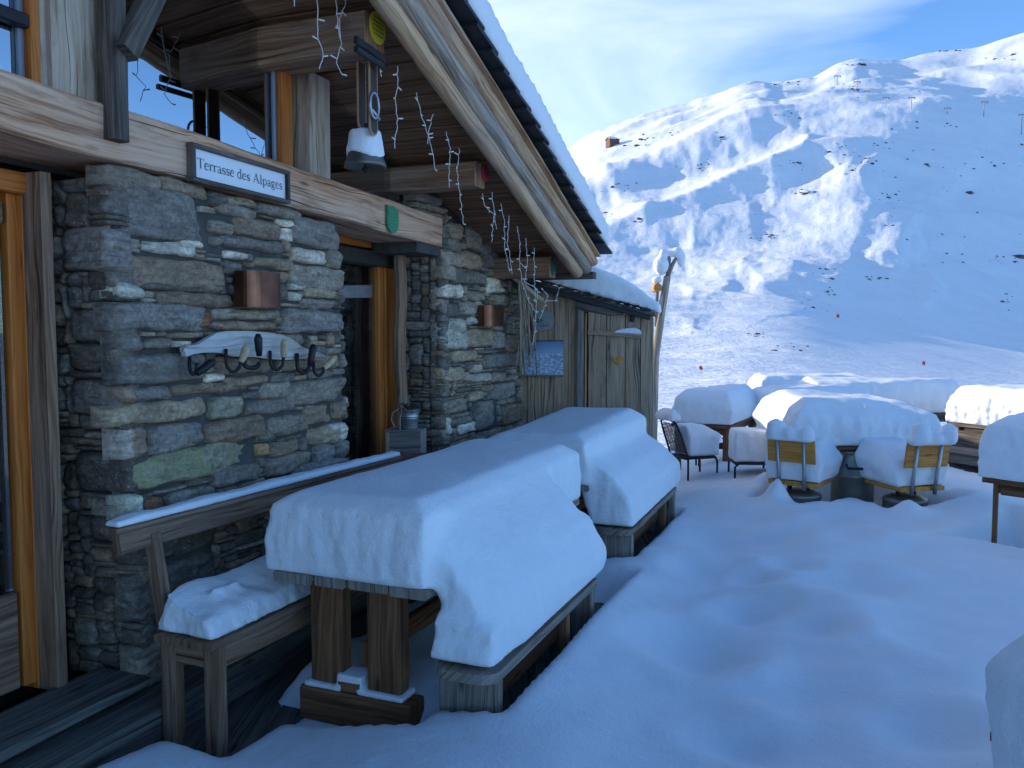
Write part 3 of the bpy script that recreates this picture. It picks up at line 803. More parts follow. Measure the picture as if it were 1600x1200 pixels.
# --- sign with lettering built from strokes
def arc(cx, cy, rx, ry, a0, a1, n=10):
    return [(cx + rx * math.cos(math.radians(a0 + (a1 - a0) * i / n)), cy + ry * math.sin(math.radians(a0 + (a1 - a0) * i / n))) for i in range(n + 1)]
TH, TN = .085, .034
GL = {   # glyph: advance, strokes (polyline, start width, end width)
 'T': (.62, [([(.31, .0), (.31, .68)], TH, TH), ([(.03, .665), (.59, .665)], TN, TN), ([(.035, .67), (.03, .53)], TN, TN), ([(.585, .67), (.59, .53)], TN, TN), ([(.2, .012), (.42, .012)], TN * .8, TN * .8)]),
 'e': (.44, [([(.06, .265), (.38, .265)], TN, TN), (arc(.22, .225, .16, .225, 8, 180), TN, TH), (arc(.22, .225, .17, .225, 180, 320), TH, TN)]),
 'r': (.36, [([(.11, .0), (.11, .44)], TH, TH), ([(.02, .43), (.11, .445)], TN, TN), (arc(.26, .30, .15, .14, 170, 60), TN, TN * 1.3), (arc(.305, .405, .02, .02, 0, 360), .05, .05), ([(.02, .012), (.22, .012)], TN * .8, TN * .8)]),
 'a': (.44, [(arc(.2, .33, .12, .125, 165, 0), TN * 1.6, TN), ([(.32, .34), (.32, .05), (.36, .01), (.43, .035)], TH, TN), (arc(.19, .125, .125, .125, 40, 350), TN, TH * .8), ([(.31, .25), (.2, .245)], TN, TN)]),
 's': (.38, [(arc(.19, .335, .115, .12, 30, 230), TN, TH), (arc(.18, .12, .125, .12, 60, -150), TH, TN), ([(.12, .25), (.25, .2)], TH, TH), ([(.305, .44), (.3, .33)], TN, TN), ([(.045, .0), (.05, .12)], TN, TN)]),
 'd': (.5, [([(.36, .0), (.36, .69)], TH, TH), ([(.27, .675), (.37, .69)], TN, TN), (arc(.2, .225, .15, .225, 60, 300), TN * 1.6, TN * 1.6), ([(.06, .16), (.06, .3)], TH * .8, TH * .8), ([(.36, .02), (.47, .03)], TN, TN)]),
 'A': (.72, [([(.08, .0), (.35, .69)], TN, TN), ([(.34, .69), (.62, .0)], TH, TH), ([(.18, .24), (.52, .24)], TN, TN), ([(.0, .012), (.19, .012)], TN * .8, TN * .8), ([(.5, .012), (.72, .012)], TN * .8, TN * .8)]),
 'l': (.28, [([(.14, .0), (.14, .69)], TH, TH), ([(.05, .675), (.14, .69)], TN, TN), ([(.03, .012), (.25, .012)], TN * .8, TN * .8)]),
 'p': (.5, [([(.12, -.21), (.12, .44)], TH, TH), ([(.03, .43), (.12, .445)], TN, TN), (arc(.28, .225, .15, .225, 120, -120), TN * 1.6, TN * 1.6), ([(.43, .15), (.43, .3)], TH * .8, TH * .8), ([(.02, -.2), (.23, -.2)], TN * .8, TN * .8)]),
 'g': (.48, [(arc(.2, .3, .13, .145, 0, 360, 16), TN * 1.8, TN * 1.8), ([(.3, .40), (.45, .42)], TN * 1.3, TN * 1.3), ([(.13, .18), (.08, .08), (.2, .04), (.36, .02)], TN, TH), (arc(.22, -.095, .17, .105, 40, -320, 18), TN * 1.3, TN * 1.3)]),
 ' ': (.25, [])}
def lettering(mb, text, O, ex, ey, en, size, width=None):
    adv = sum(GL[c][0] for c in text); sx = size if width is None else width / adv
    x = 0
    for ch in text:
        a, st = GL[ch]
        for pts, w0, w1 in st:
            P = [Vector((x + p[0], p[1])) for p in pts]
            n = len(P); Ls, Rs = [], []
            for i in range(n):
                d = (P[min(n - 1, i + 1)] - P[max(0, i - 1)]); d = Vector((d.x * sx, d.y * size))
                if d.length < 1e-9: d = Vector((1, 0))
                d.normalize(); nn = Vector((-d.y, d.x)); w = (w0 + (w1 - w0) * i / max(1, n - 1)) / 2 * size
                c = Vector((P[i].x * sx, P[i].y * size))
                Ls.append(c + nn * w); Rs.append(c - nn * w)
            A = [mb.vert(O + ex * q.x + ey * q.y) for q in Ls]; B = [mb.vert(O + ex * q.x + ey * q.y) for q in Rs]
            for i in range(n - 1): mb.face((A[i], B[i], B[i + 1], A[i + 1]))
        x += a
sg = thing('wall_sign', 'framed white sign reading Terrasse des Alpages on the lintel beam', 'sign', on_wall(372, 270, .1))
so = .075
s00 = fac(301, 229, so); s10 = fac(445, 274, so); s01 = fac(301, 276, so); s11 = fac(445, 312, so)
ua, ub = s00[0], s10[0]; za, zb_ = (s01[1] + s11[1]) / 2, (s00[1] + s10[1]) / 2
mb = MB(); mb.prism([(ua, za), (ub, za), (ub, zb_), (ua, zb_)], W(0, so, 0), FT, zz, -FN, .02); mb.build('sign_face', M['signwhite'], sg)
mb = MB(); t = .024
mb.beam(W(ua - t, so, zb_ + t / 2), W(ub + t, so, zb_ + t / 2), .05, t); mb.beam(W(ua - t, so, za - t / 2), W(ub + t, so, za - t / 2), .05, t)
mb.beam(W(ua - t / 2, so + .002, za), W(ua - t / 2, so + .002, zb_), .05, t, tuple(FT)); mb.beam(W(ub + t / 2, so + .002, za), W(ub + t / 2, so + .002, zb_), .05, t, tuple(FT))
mb.build('sign_frame', M['charred'], sg)
mb = MB(); hgt = zb_ - za
lettering(mb, 'Terrasse des Alpages', W(ua + .05 * (ub - ua) * .7, so + .003, za + hgt * .36), FT, zz, FN, hgt * .50, (ub - ua) * .93)
mb.build('lettering', M['ink'], sg)

# --- copper wall lamps
def wall_lamp(x0, x1, y0, y1, label):
    u0, _ = fac(x0, (y0 + y1) / 2, .08); u1, _ = fac(x1, (y0 + y1) / 2, .16); xc_ = (x0 + x1) / 2
    zt, zb2 = fac(xc_, y0, .1)[1], fac(xc_, y1, .1)[1]
    th = thing('wall_lamp', label, 'wall lamp', W((u0 + u1) / 2, .05, zb2), 'copper lamps on the stone wall')
    mb = MB(); w = u1 - u0
    prof = [(u0, .055)]
    prof = [(u0 + .0, .05), (u0, .085)] + [(u0 + w * .12, .13)]
    n = 14; outl = []
    for i in range(n + 1):
        t_ = i / n; a = PI * (1 - t_)
        outl.append((u0 + w / 2 + math.copysign(abs(math.cos(a)) ** .45, math.cos(a)) * w / 2, .05 + .12 * max(0, math.sin(a)) ** .45))
    A = [mb.vert(W(u, o, zb2)) for u, o in outl]; B = [mb.vert(W(u, o, zt)) for u, o in outl]
    A2 = [mb.vert(W(u0 + w / 2 + (u - u0 - w / 2) * .96, .05 + (o - .05) * .95, zb2)) for u, o in outl]; B2 = [mb.vert(W(u0 + w / 2 + (u - u0 - w / 2) * .96, .05 + (o - .05) * .95, zt)) for u, o in outl]
    for i in range(n):
        mb.face((A[i], A[i + 1], B[i + 1], B[i])); mb.face((A2[i + 1], A2[i], B2[i], B2[i + 1]))
        mb.face((A[i + 1], A[i], A2[i], A2[i + 1])); mb.face((B[i], B[i + 1], B2[i + 1], B2[i]))
    mb.build('lamp_shade', M['copper'], th)
    mb = MB(); mb.beam(W(u0 + .02, .042, (zt + zb2) / 2), W(u1 - .02, .042, (zt + zb2) / 2), .03, (zt - zb2) * .8); mb.build('back_plate', M['copper'], th)
    mb = MB(); mb.tube([W((u0 + u1) / 2, .09, zb2 + .03), W((u0 + u1) / 2, .09, zt - .05)], .025, 10); mb.build('bulb', M['white'], th)
wall_lamp(373, 443, 426, 481, 'bent copper wall lamp on the near stone pier above the hook rack')
wall_lamp(752, 790, 478, 510, 'small copper wall lamp on the far stone pier near the shed')

# --- hook rack of driftwood
hk = thing('hook_rack', 'fish shaped driftwood rack with mixed curled hooks on the stone wall', 'hook rack', on_wall(405, 545, .05))
out_px = [(286, 545), (292, 540), (306, 539), (322, 530), (338, 520), (356, 517), (385, 517), (415, 519), (440, 523), (456, 530), (470, 541), (484, 547), (500, 552), (510, 556), (508, 562), (492, 562), (470, 561), (445, 562), (420, 561), (400, 558), (365, 557), (345, 551), (318, 551), (303, 553), (290, 557)]
poly = [fac(x, y, .09) for x, y in out_px]
mb = MB(); mb.prism(poly, W(0, .095, 0), FT, zz, -FN, .03); mb.build('board', M['fish'], hk)
def hook(x, ytop, depth_px, wpx, hx, hy0, hy1, mat, r=.010):
    # iron curl starting on the board, with a handle end
    pts = []
    u0, z0 = fac(x, ytop, .11)
    for i in range(11):
        a = PI * i / 10
        xx = x + wpx / 2 - wpx / 2 * math.cos(a); yy = ytop + depth_px * (.45 + .55 * math.sin(a)) if 0 < i < 10 else (ytop if i == 0 else ytop + depth_px * .35)
        oo = .11 + .05 * i / 10
        pts.append(FP(xx, yy, oo))
    mb = MB(); mb.tube(pts, r, 8); h = mb.build('hook', M['iron'], hk, smooth=True)
    mb = MB(); p0 = FP(x + wpx, hy1, .16); p1 = FP(hx, hy0, .17)
    mb.tube([p0, p0.lerp(p1, .3), p0.lerp(p1, .8), p1], [.015, .021, .024, .013], 9)
    mb.build('handle', mat, h, smooth=True)
hook(296, 558, 27, 12, 334, 563, 584, M['iron'], .010); hook(353, 545, 36, 24, 386, 540, 566, M['grater'])
hook(381, 562, 13, 24, 403, 522, 556, M['iron'], .013); hook(422, 548, 30, 21, 445, 530, 558, M['grater'])
hook(464, 552, 31, 20, 490, 538, 572, M['iron'], .013); hook(490, 565, 22, 16, 524, 558, 576, M['grater'])

# --- enamel plaques
def plaque(name, label, x, y, o, rw, rh, m, cat='plaque', shape='disc', tilt=0):
    u, z = fac(x, y, o)
    th = thing(name, label, cat, W(u, o, z), 'round enamel plaques on the beams' if shape == 'disc' else None)
    if shape == 'disc': poly = [(u + rw * math.cos(2 * PI * i / 28), z + rh * math.sin(2 * PI * i / 28)) for i in range(28)]
    else: poly = [(u - rw, z + rh), (u - rw * .35, z + rh * .9), (u, z + rh * 1.0), (u + rw * .4, z + rh * .88), (u + rw, z + rh * .8)] + [(u + rw * math.cos(a) * 1.0, z - rh * .25 + rh * .78 * math.sin(a)) for a in [-.05 - (PI - .1) * i / 14 for i in range(15)]]
    mb = MB(); mb.prism(poly, W(0, o, 0), FT, zz, FN, .014); mb.build('plate', m, th)
    mb = MB()
    rows = 5
    for r in range(rows):
        zz_ = z + rh * (.55 - r * .26); half = rw * .72 * math.sqrt(max(.15, 1 - ((zz_ - z) / rh) ** 2)); a = -half
        while a < half:
            l = R.uniform(.12, .3) * rw; mb.prism([(u + a, zz_ - rh * .05), (u + min(half, a + l), zz_ - rh * .05), (u + min(half, a + l), zz_ + rh * .05), (u + a, zz_ + rh * .05)], W(0, o + .0145, 0), FT, zz, FN, .003); a += l + rw * .09
    mb.build('lettering', mat_dark(m), th)
def mat_dark(m):
    k = m.name + '_relief'
    if k in bpy.data.materials: return bpy.data.materials[k]
    base = {'yellow_enamel': (.30, .22, .03), 'red_enamel': (.22, .02, .03), 'green_enamel': (.11, .36, .20), 'verdigris_enamel': (.03, .10, .09)}[m.name]
    return plain(k, base, .5, 0, .1)
plaque('plaque', 'round yellow enamel plaque on the end of the upper purlin above the cowbell', 588, 44, OV + .004, .085, .095, M['yellow'])
plaque('plaque', 'round red enamel plaque on the middle purlin end', 757, 270, OV + .004, .062, .066, M['red'])
plaque('plaque', 'round dark green plaque on the lowest purlin end by the shed', 864, 418, OV + .004, .066, .078, M['teal'])
plaque('plaque', 'green shield shaped plaque with raised lettering on the lintel beam', 612, 343, .066, .085, .10, M['green'], shape='shield')

# --- cowbell on its strap
bc = FP(571, 262, .50)
cb = thing('cowbell', 'bronze cowbell hanging on a buckled leather strap from the upper purlin', 'cowbell', bc)
br = .128; bh = .235
mb = MB()
prof = [(.0, bh), (.05, bh), (.078, bh * .95), (.085, bh * .8), (.098, bh * .5), (.112, bh * .25), (br, .02), (br + .003, 0), (br - .006, 0), (.10, bh * .3), (.08, bh * .8), (.0, bh * .9)]
mb.lathe(prof, bc, 32); mb.build('bell', M['bell'], cb, smooth=True)
mb = MB(); mb.tube([bc + zz * .14, bc + zz * -.01], [.006, .009], 8); mb.lathe([(.0, -.03), (.02, -.02), (.022, -.005), (.0, .01)], bc, 12); mb.build('clapper', M['iron'], cb, smooth=True)
def strap(x, ya, yb, wd, o, name, bend=True):
    p0, p1 = FP(x, ya, o), FP(x, yb, o)
    mb = MB(); n = 10
    hw = wd / 2
    e = FT
    poly = [(-hw, p0.z), (hw, p0.z)] + [(hw * math.cos(a), p1.z + hw + hw * math.sin(a)) for a in [-(PI) * i / 12 for i in range(13)]]
    c = p1.copy(); c.z = 0
    mb.prism(poly, c, FT, zz, FN, .012); s_ = mb.build(name, M['leather'], cb)
    mb = MB()
    edge = [c + FT * a + zz * b + FN * .006 for a, b in ([(-hw, p0.z)] + [(hw * math.cos(a), p1.z + hw + hw * math.sin(a)) for a in [-PI + PI * i / 12 for i in range(13)]] + [(hw, p0.z)])]
    mb.tube(edge, .008, 6, False); mb.build('strap_edge', M['tanleather'], s_, smooth=True)
strap(564, 88, 202, .085, .50, 'strap'); strap(582, 75, 210, .085, .60, 'strap')
mb = MB()
p = FP(585, 165, .63)
mb.tube([p + FT * (.05 * math.cos(2 * PI * i / 20)) + zz * (.075 * math.sin(2 * PI * i / 20)) for i in range(21)], .009, 7, False); mb.tube([p + FT * .055 - zz * .07, p - FT * .035 - zz * .03], .012, 6)
mb.build('buckle', M['zinc'], cb, smooth=True)
mb = MB(); mb.beam(FP(556, 62, OV + .02), FP(600, 92, OV + .02), .03, .045); mb.beam(FP(556, 76, OV + .03), FP(598, 103, OV + .03), .03, .035); mb.build('hanger_bracket', M['slate'], cb)
mb = MB(); mb.tube([bc + zz * bh, bc + zz * (bh + .03)], .03, 8); mb.build('bell_loop', M['iron'], cb)
snow_cap('bell_snow', 'patch of snow frozen on top of the cowbell', [[bc + Vector((.108 * math.cos(a), .108 * math.sin(a), bh * .62)) for a in [i * PI / 5 for i in range(10)]] + [bc + Vector((.122 * math.cos(a), .122 * math.sin(a), bh * (.30 + .12 * math.sin(a * 2)))) for a in [2.6 + i * PI / 6 for i in range(9)]] + [bc + Vector((.096 * math.cos(a), .096 * math.sin(a), bh * .95)) for a in [i * PI / 4 for i in range(8)]]], .011, 2, .005, .0, freq=14, seed=5)

# --- icicle light strings along the verge and purlins
ls = thing('string_lights', 'white icicle string lights dangling along the chalet verge', 'string lights', W(uP2, .6, zP2))
def strand(pts, o, parent=ls, wig=.005):
    P3 = [FP(x, y, o) for x, y in pts]
    path = []
    for a, b in zip(P3[:-1], P3[1:]):
        n = max(2, int((b - a).length / .025))
        for i in range(n):
            q = a.lerp(b, i / n); s_ = R.random
            path.append(q + Vector((R.uniform(-wig, wig), R.uniform(-wig, wig), 0)))
    path.append(P3[-1])
    mb = MB(); mb.tube(path, .0025, 5)
    d = 0; side = 1; nxt = .05
    for a, b in zip(path[:-1], path[1:]):
        d += (b - a).length
        if d > nxt:
            nxt = d + R.uniform(.07, .12); side = -side
            v = FT * side * R.uniform(.03, .048) + FN * R.uniform(-.015, .015) + zz * R.uniform(-.012, .018)
            mb.tube([b, b + v * .5, b + v], [.003, .0045, .0045], 5)
    mb.build('light_strand', M['white'], parent)
for pts, o in [([(493, -20), (497, 30), (496, 62), (505, 82), (499, 108)], .55), ([(523, -20), (527, 30), (533, 68), (526, 98), (534, 116)], .55), ([(545, -10), (531, 28), (532, 60)], .55),
               ([(458, -20), (460, 10)], .5), ([(620, 103), (622, 130), (617, 155), (621, 185), (617, 232)], .68), ([(651, 145), (656, 172), (664, 197), (672, 222), (680, 265)], .68),
               ([(677, 178), (670, 203), (668, 225)], .68), ([(697, 206), (703, 232), (702, 262), (702, 293)], .68), ([(718, 232), (714, 262), (718, 300), (724, 350)], .68),
               ([(753, 302), (757, 322), (772, 335), (768, 378)], .68), ([(768, 300), (772, 332), (776, 358)], .68), ([(783, 318), (788, 345), (789, 390), (796, 425)], .68), ([(795, 337), (793, 380), (797, 402), (800, 428)], .68),
               ([(808, 353), (812, 378), (812, 410), (822, 420)], .68), ([(821, 372), (824, 408), (820, 440)], .68), ([(834, 387), (835, 420), (836, 470)], .68), ([(812, 410), (815, 440), (826, 470), (838, 490)], .66),
               ([(820, 440), (840, 452), (838, 480), (836, 520), (831, 540)], .66), ([(846, 450), (856, 462), (850, 482), (843, 500)], .6), ([(866, 440), (874, 452), (868, 470), (852, 470)], .6), ([(588, 75), (594, 95), (596, 120)], .64)]:
    strand(pts, o)
mb = MB(); us = [RU + .3 + i * .12 for i in range(int((uP3 + .1 - RU - .3) / .12))]
mb.tube([W(u, .752, zc(u) + .045) for u in us], .005, 5); mb.build('supply_wire', M['white'], ls)

# --- jug and cloth inside the small gable window
jc = W(fac(612, 300, -.35)[0], -.30, UPZ - .06)
jg = thing('stoneware_jug', 'grey stoneware jug with handle behind the triangular gable window', 'jug', jc)
mb = MB(); mb.lathe([(.0, 0), (.09, 0), (.13, .06), (.14, .13), (.10, .19), (.075, .21), (.082, .24), (.07, .24)], jc, 20); mb.build('body', M['ceramic'], jg, smooth=True)
mb = MB(); mb.tube([jc + FT * .1 + zz * .19 + FN * .0, jc + FT * .18 + zz * .17, jc + FT * .19 + zz * .1, jc + FT * .13 + zz * .06], .014, 7); mb.build('handle', M['ceramic'], jg, smooth=True)
#==PART3==
# --- bundle of ropes and dry stems hanging at the wall's corner
cp = FP(812, 425, .12)
rb = thing('rope_bundle', 'bundle of old ropes and dry stems hanging from a stick at the chalet corner', 'rope', cp)
mb = MB(); mb.tube([FP(783, 420, .10), FP(812, 440, .22), FP(848, 470, .40)], [.022, .026, .02], 8, jit=.2); mb.build('stick', M['stick'], rb, smooth=True)
mb = MB()
for k in range(16):
    xa = 806 + R.uniform(0, 12); xb = 822 + R.uniform(-14, 14)
    o_ = R.uniform(.16, .26)
    mid = 815 + (xb - 815) * .5 + R.uniform(-5, 5)
    yend = R.uniform(540, 596)
    mb.tube([FP(xa, 402 + R.uniform(0, 20), o_), FP(mid, 460 + R.uniform(-12, 12), o_ + .02), FP(xb, 520, o_ + R.uniform(-.02, .04)), FP(xb + R.uniform(-8, 10), yend, o_)], R.uniform(.005, .012), 5)
mb.build('ropes', M['rope'], rb, smooth=True)
mb = MB(); mb.beam(FP(809, 398, .17), FP(826, 520, .24), .035, .03, (0, 0, 1), .006, .006); mb.beam(FP(817, 405, .2), FP(836, 548, .26), .025, .02, (0, 0, 1), .004, .006); mb.build('stem', M['benchwood'], rb)
mb = MB(); pl = FP(832, 590, .22)
mb.tube([pl, pl + Vector((.01, 0, -.1)), pl + Vector((-.01, 0, -.2)), pl + Vector((.012, 0, -.45)), pl + Vector((.0, 0, -.95))], .006, 5); mb.build('loose_end', M['rope'], rb)

# --- bucket on a plank box beside the second door
bx = W(fac(634, 700, -.12)[0], .02, .0)
bxz = CAMZ - (668 - 520) / FPX * 6.9
box = thing('plank_box', 'grey weathered plank box standing beside the second door', 'box', (bx.x, bx.y, .12))
bw = .27
A_ = math.atan2(FT.y, FT.x)
cb_ = at_z(634, 670, bxz); cen = Vector((cb_.x, cb_.y, 0))
yaw = math.radians(-8)
mb = MB(); mb.box(cen + zz * (bxz - .11), .30, .20, .22, yaw); mb.build('top_board', M['table'], box)
mb = MB(); mb.box(cen + Vector((-.13, 0, .4)), .03, .2, (bxz - .22) * 2 - .5 + .1, yaw); mb.box(cen + Vector((.13, 0, .4)), .03, .2, (bxz - .22) * 2 - .5 + .1, yaw); mb.build('side_board', M['shed'], box)
rc = at_z(648, 705, bxz - .36); rc = Vector((cen.x + .10, cen.y - .16, 0))
ru = thing('painted_stool', 'small stool with flaking dark red paint leaning on the plank box', 'stool', (rc.x, rc.y, .1))
mb = MB(); mb.box(rc + zz * (bxz - .26), .25, .10, .16, yaw + .1, ch=.03, jit=.006); mb.build('seat', M['rust'], ru)
for sx in (-.1, .1):
    mb = MB(); mb.beam(rc + Vector((sx * .9, 0, bxz - .34)), rc + Vector((sx * 1.25, -.0, .1)), .045, .03, (1, 0, 0)); mb.build('leg', M['shed'], ru)
bk = cen + zz * bxz
bu = thing('zinc_bucket', 'small zinc bucket with a twine bow standing on the plank box', 'bucket', bk)
mb = MB(); mb.lathe([(.0, 0), (.066, 0), (.07, .006), (.072, .085), (.076, .09), (.073, .095), (.082, .16), (.085, .163), (.08, .163), (.066, .02), (.0, .018)], bk + Vector((.03, 0, 0)), 24); mb.build('pail', M['zinc'], bu, smooth=True)
mb = MB(); c_ = bk + Vector((-.05, -.06, .14))
mb.tube([c_ + Vector((.0, 0, .03)), c_ + Vector((-.05, 0, .0)), c_ + Vector((-.06, 0, -.06)), c_ + Vector((-.03, 0, -.12))], .006, 5); mb.tube([c_ + Vector((.09, 0, .0)), c_ + Vector((.03, 0, .05)), c_ + Vector((.01, 0, -.06)), c_ + Vector((.012, 0, -.15))], .006, 5); mb.build('twine', M['rope'], bu)
mb = MB()
for k in range(26):
    a = R.uniform(0, 2 * PI); mb.tube([bk + Vector((.03, 0, .13)), bk + Vector((.03 + .05 * math.cos(a), .05 * math.sin(a), .17 + R.uniform(0, .05))), bk + Vector((.03 + .09 * math.cos(a), .09 * math.sin(a), .16 + R.uniform(-.03, .06)))], .004, 4)
mb.build('dry_plant', M['dirt'], bu)

# ================================================================== SHED
S0 = Vector((.02, 9.25, 0)); SPH = math.radians(-11)
ST = Vector((math.cos(SPH), math.sin(SPH), 0)); SN = Vector((ST.y, -ST.x, 0))       # SN points towards the camera
def SW(a, o, z): return S0 + ST * a + SN * o + zz * z
def shp(x, y, o=0): 
    p = at_plane(x, y, S0 + SN * o, SN); return (p - S0).dot(ST), p.z
shed = thing('wooden_shed', 'small grey plank shed leaning against the far chalet corner', 'shed', SW(0, 0, 0))
ra, rza = shp(868, 452, .1); rbb, rzb = shp(1016, 492, .1)
SSL = (rzb - rza) / (rbb - ra)
srz = lambda a: rza + SSL * (a - ra)
dl, dr = shp(913, 560)[0], shp(1019, 560)[0]
mb = MB(); a = -.1
while a < dl - .03:
    w = R.uniform(.10, .17); w = min(w, dl - a)
    zt_ = srz(a + w / 2) - .03
    mb.prism([(a + .003, .0), (a + w - .003 + R.uniform(-.004, .004), .0), (a + w - .003, zt_), (a + .003, zt_)], S0 + SN * R.uniform(-.008, .01), ST, zz, -SN, .03, 1); a += w
mb.build('wall_planks', M['shed'], shed)
SD = .55
mb = MB()
for (a0, o0, a1, o1) in ((-.1, -SD, dr, -SD), (dr - .03, -SD, dr - .03, -.04)):
    mb.prism([(0, 0), (1, 0), (1, srz(a1) - .02), (0, srz(a0) - .02)], SW(a0, o0, 0), (SW(a1, o1, 0) - SW(a0, o0, 0)), zz, SN if o0 == o1 else ST, .03, 1)
mb.prism([(dl, 0), (dr - .03, 0), (dr - .03, srz(dr) - .12), (dl, srz(dl) - .12)], S0 - SN * .06, ST, zz, -SN, .02, 1)
mb.build('side_planks', M['charred'], shed)
mb = MB(); pa = shp(907, 560)[0]; mb.beam(SW(pa, .03, 0), SW(pa, .03, shp(907, 478)[1]), .07, .085, tuple(ST), .02, .008); mb.build('door_post', M['beamgrey'], shed)
mb = MB(); pa2 = shp(916, 560)[0]; mb.beam(SW(pa2, .035, 0), SW(pa2, .035, shp(916, 489)[1]), .03, .022, tuple(ST), .004); mb.build('door_strip', M['pole'], shed)
mb = MB(); mb.tube([SW(shp(902, 476)[0], .05, shp(902, 476)[1]), SW(shp(955, 486)[0], .06, shp(955, 486)[1]), SW(shp(975, 488)[0], .06, shp(975, 488)[1])], [.055, .05, .035], 10, jit=.3); mb.build('door_lintel', M['beamgrey'], shed, smooth=True)
# door of upright boards
dz_t = lambda a: shp(918, 487, .05)[1] + (a - dl) * (shp(1018, 492, .05)[1] - shp(918, 487, .05)[1]) / (dr - dl)
cuts = [916, 941, 952, 982, 1004, 1021]
dmb = MB(); cu = [shp(x, 560, .05)[0] for x in [919, 948, 977, 1001, 1020]]
for i in range(4):
    g0, g1 = cu[i] + .004, cu[i + 1] - .004
    dmb.prism([(g0, .25), (g1, .25), (g1 + R.uniform(-.003, .003), dz_t(g1)), (g0, dz_t(g0))], S0 + SN * (.03 + R.uniform(-.004, .008)), ST, zz, SN, .03, 1)
sdoor = dmb.build('door', M['shed'], shed)
mb = MB(); b0_ = shp(919, 519, .08); b1_ = shp(1002, 525, .08); mb.beam(SW(b0_[0], .09, b0_[1]), SW(b1_[0], .09, b1_[1]), .045, .05); mb.build('batten', M['shed'], sdoor)
mb = MB(); b0_ = shp(935, 640, .08); b1_ = shp(1010, 640, .08)
hc = shp(966, 563, .07); hs = .05
hp = []
for i in range(24):
    t_ = 2 * PI * i / 24; hp.append((hc[0] + hs * (16 * math.sin(t_) ** 3) / 16 * 1.15, hc[1] + hs * (13 * math.cos(t_) - 5 * math.cos(2 * t_) - 2 * math.cos(3 * t_) - math.cos(4 * t_)) / 16))
mb = MB(); mb.prism(hp, S0 + SN * .062, ST, zz, SN, .022, 1); mb.build('heart', M['chairwood'], sdoor)
mb = MB(); mb.beam(SW(shp(988, 505, .08)[0], .08, shp(988, 503, .08)[1]), SW(shp(988, 505, .08)[0], .08, shp(988, 480, .08)[1]), .03, .05, tuple(ST)); mb.build('latch', M['iron'], sdoor)
# roof boards and splintered edge
mb = MB(); mb.prism([(-.12, srz(-.12)), (rbb + .05, srz(rbb + .05)), (rbb + .05, srz(rbb + .05) + .035), (-.12, srz(-.12) + .035)], S0 + SN * .16, ST, zz, -SN, SD + .3, 0)
mb.build('roof', M['charred'], shed)
mb = MB()
for k in range(34):
    a = -.1 + (rbb + .12) * k / 33 + R.uniform(-.02, .02); z_ = srz(a) + .045 + R.uniform(-.01, .02)
    mb.beam(SW(a, .12, z_), SW(a + R.uniform(-.02, .02), .17 + R.uniform(.0, .04), z_ - R.uniform(0, .02)), R.uniform(.03, .08), R.uniform(.008, .02), (0, 0, 1), .002)
mb.beam(SW(-.1, .15, srz(-.1) - .03), SW(rbb, .15, srz(rbb) - .03), .025, .06); mb.build('roof_edge', M['slate'], shed)
sp = []
for a, hi in ((-.06, .30), (.25, .40), (rbb * .55, .38), (rbb * .92, .26), (rbb + .10, .14)):
    for o_ in (.17, -SD - .1): sp += [SW(a, o_, srz(a) + .05), SW(a, o_ * .92, srz(a) + hi)]
snow_cap('shed_snow', 'thick pillow of snow on the sloping shed roof', [sp], .025, 8, .03, .006, seed=2)
snow_cap('door_snow', 'thin snow on the upper edge and batten of the shed door', [[SW(shp(x_, 518, .1)[0], o_, shp(x_, y_, .1)[1]) for x_, y_ in ((958, 520), (960, 517), (972, 513), (980, 516), (992, 512), (1001, 516), (1002, 522)) for o_ in (.07, .115)],
          [SW(a, o_, z_) for a in (shp(965, 490, .05)[0], shp(1020, 490, .05)[0]) for o_ in (.01, .075) for z_ in (dz_t(dl) - .03, dz_t(dl) + .03)]], .010, 3, .008, 0, seed=3)
# hanging stone slab with a painted flower, framed winter panorama
sl = thing('painted_slab', 'irregular grey slab with a small dark drawing hanging on the shed wall', 'wall decoration', SW(shp(850, 500, .08)[0], .08, shp(850, 500, .08)[1]))
pp = [(833, 494), (842, 484), (851, 485), (864, 489), (866, 503), (862, 513), (845, 518), (834, 517), (830, 505)]
mb = MB(); mb.prism([shp(x, y, .09) for x, y in pp], S0 + SN * .09, ST, zz, -SN, .03); mb.build('slab', M['slab'], sl)
mb = MB()
c_ = shp(843, 501, .092)
for k in range(7):
    a = 2 * PI * k / 7; mb.tube([SW(c_[0] + .012 * math.cos(a), .092, c_[1] + .012 * math.sin(a)), SW(c_[0] + .045 * math.cos(a), .092, c_[1] + .035 * math.sin(a))], [.006, .002], 5)
mb.tube([SW(c_[0] - .05, .092, c_[1] - .055), SW(c_[0] + .03, .092, c_[1] - .06), SW(c_[0] + .1, .092, c_[1] - .05)], .003, 5); mb.build('drawing', M['ink'], sl)
po = thing('panorama_board', 'blue winter mountain panorama picture board on the shed wall', 'picture', SW(shp(850, 560, .05)[0], .05, shp(850, 586, .05)[1]))
q0, q1 = shp(806, 560, .06)[0], shp(880, 560, .06)[0]; zt_, zb2 = shp(850, 534, .06)[1], shp(850, 585, .06)[1]
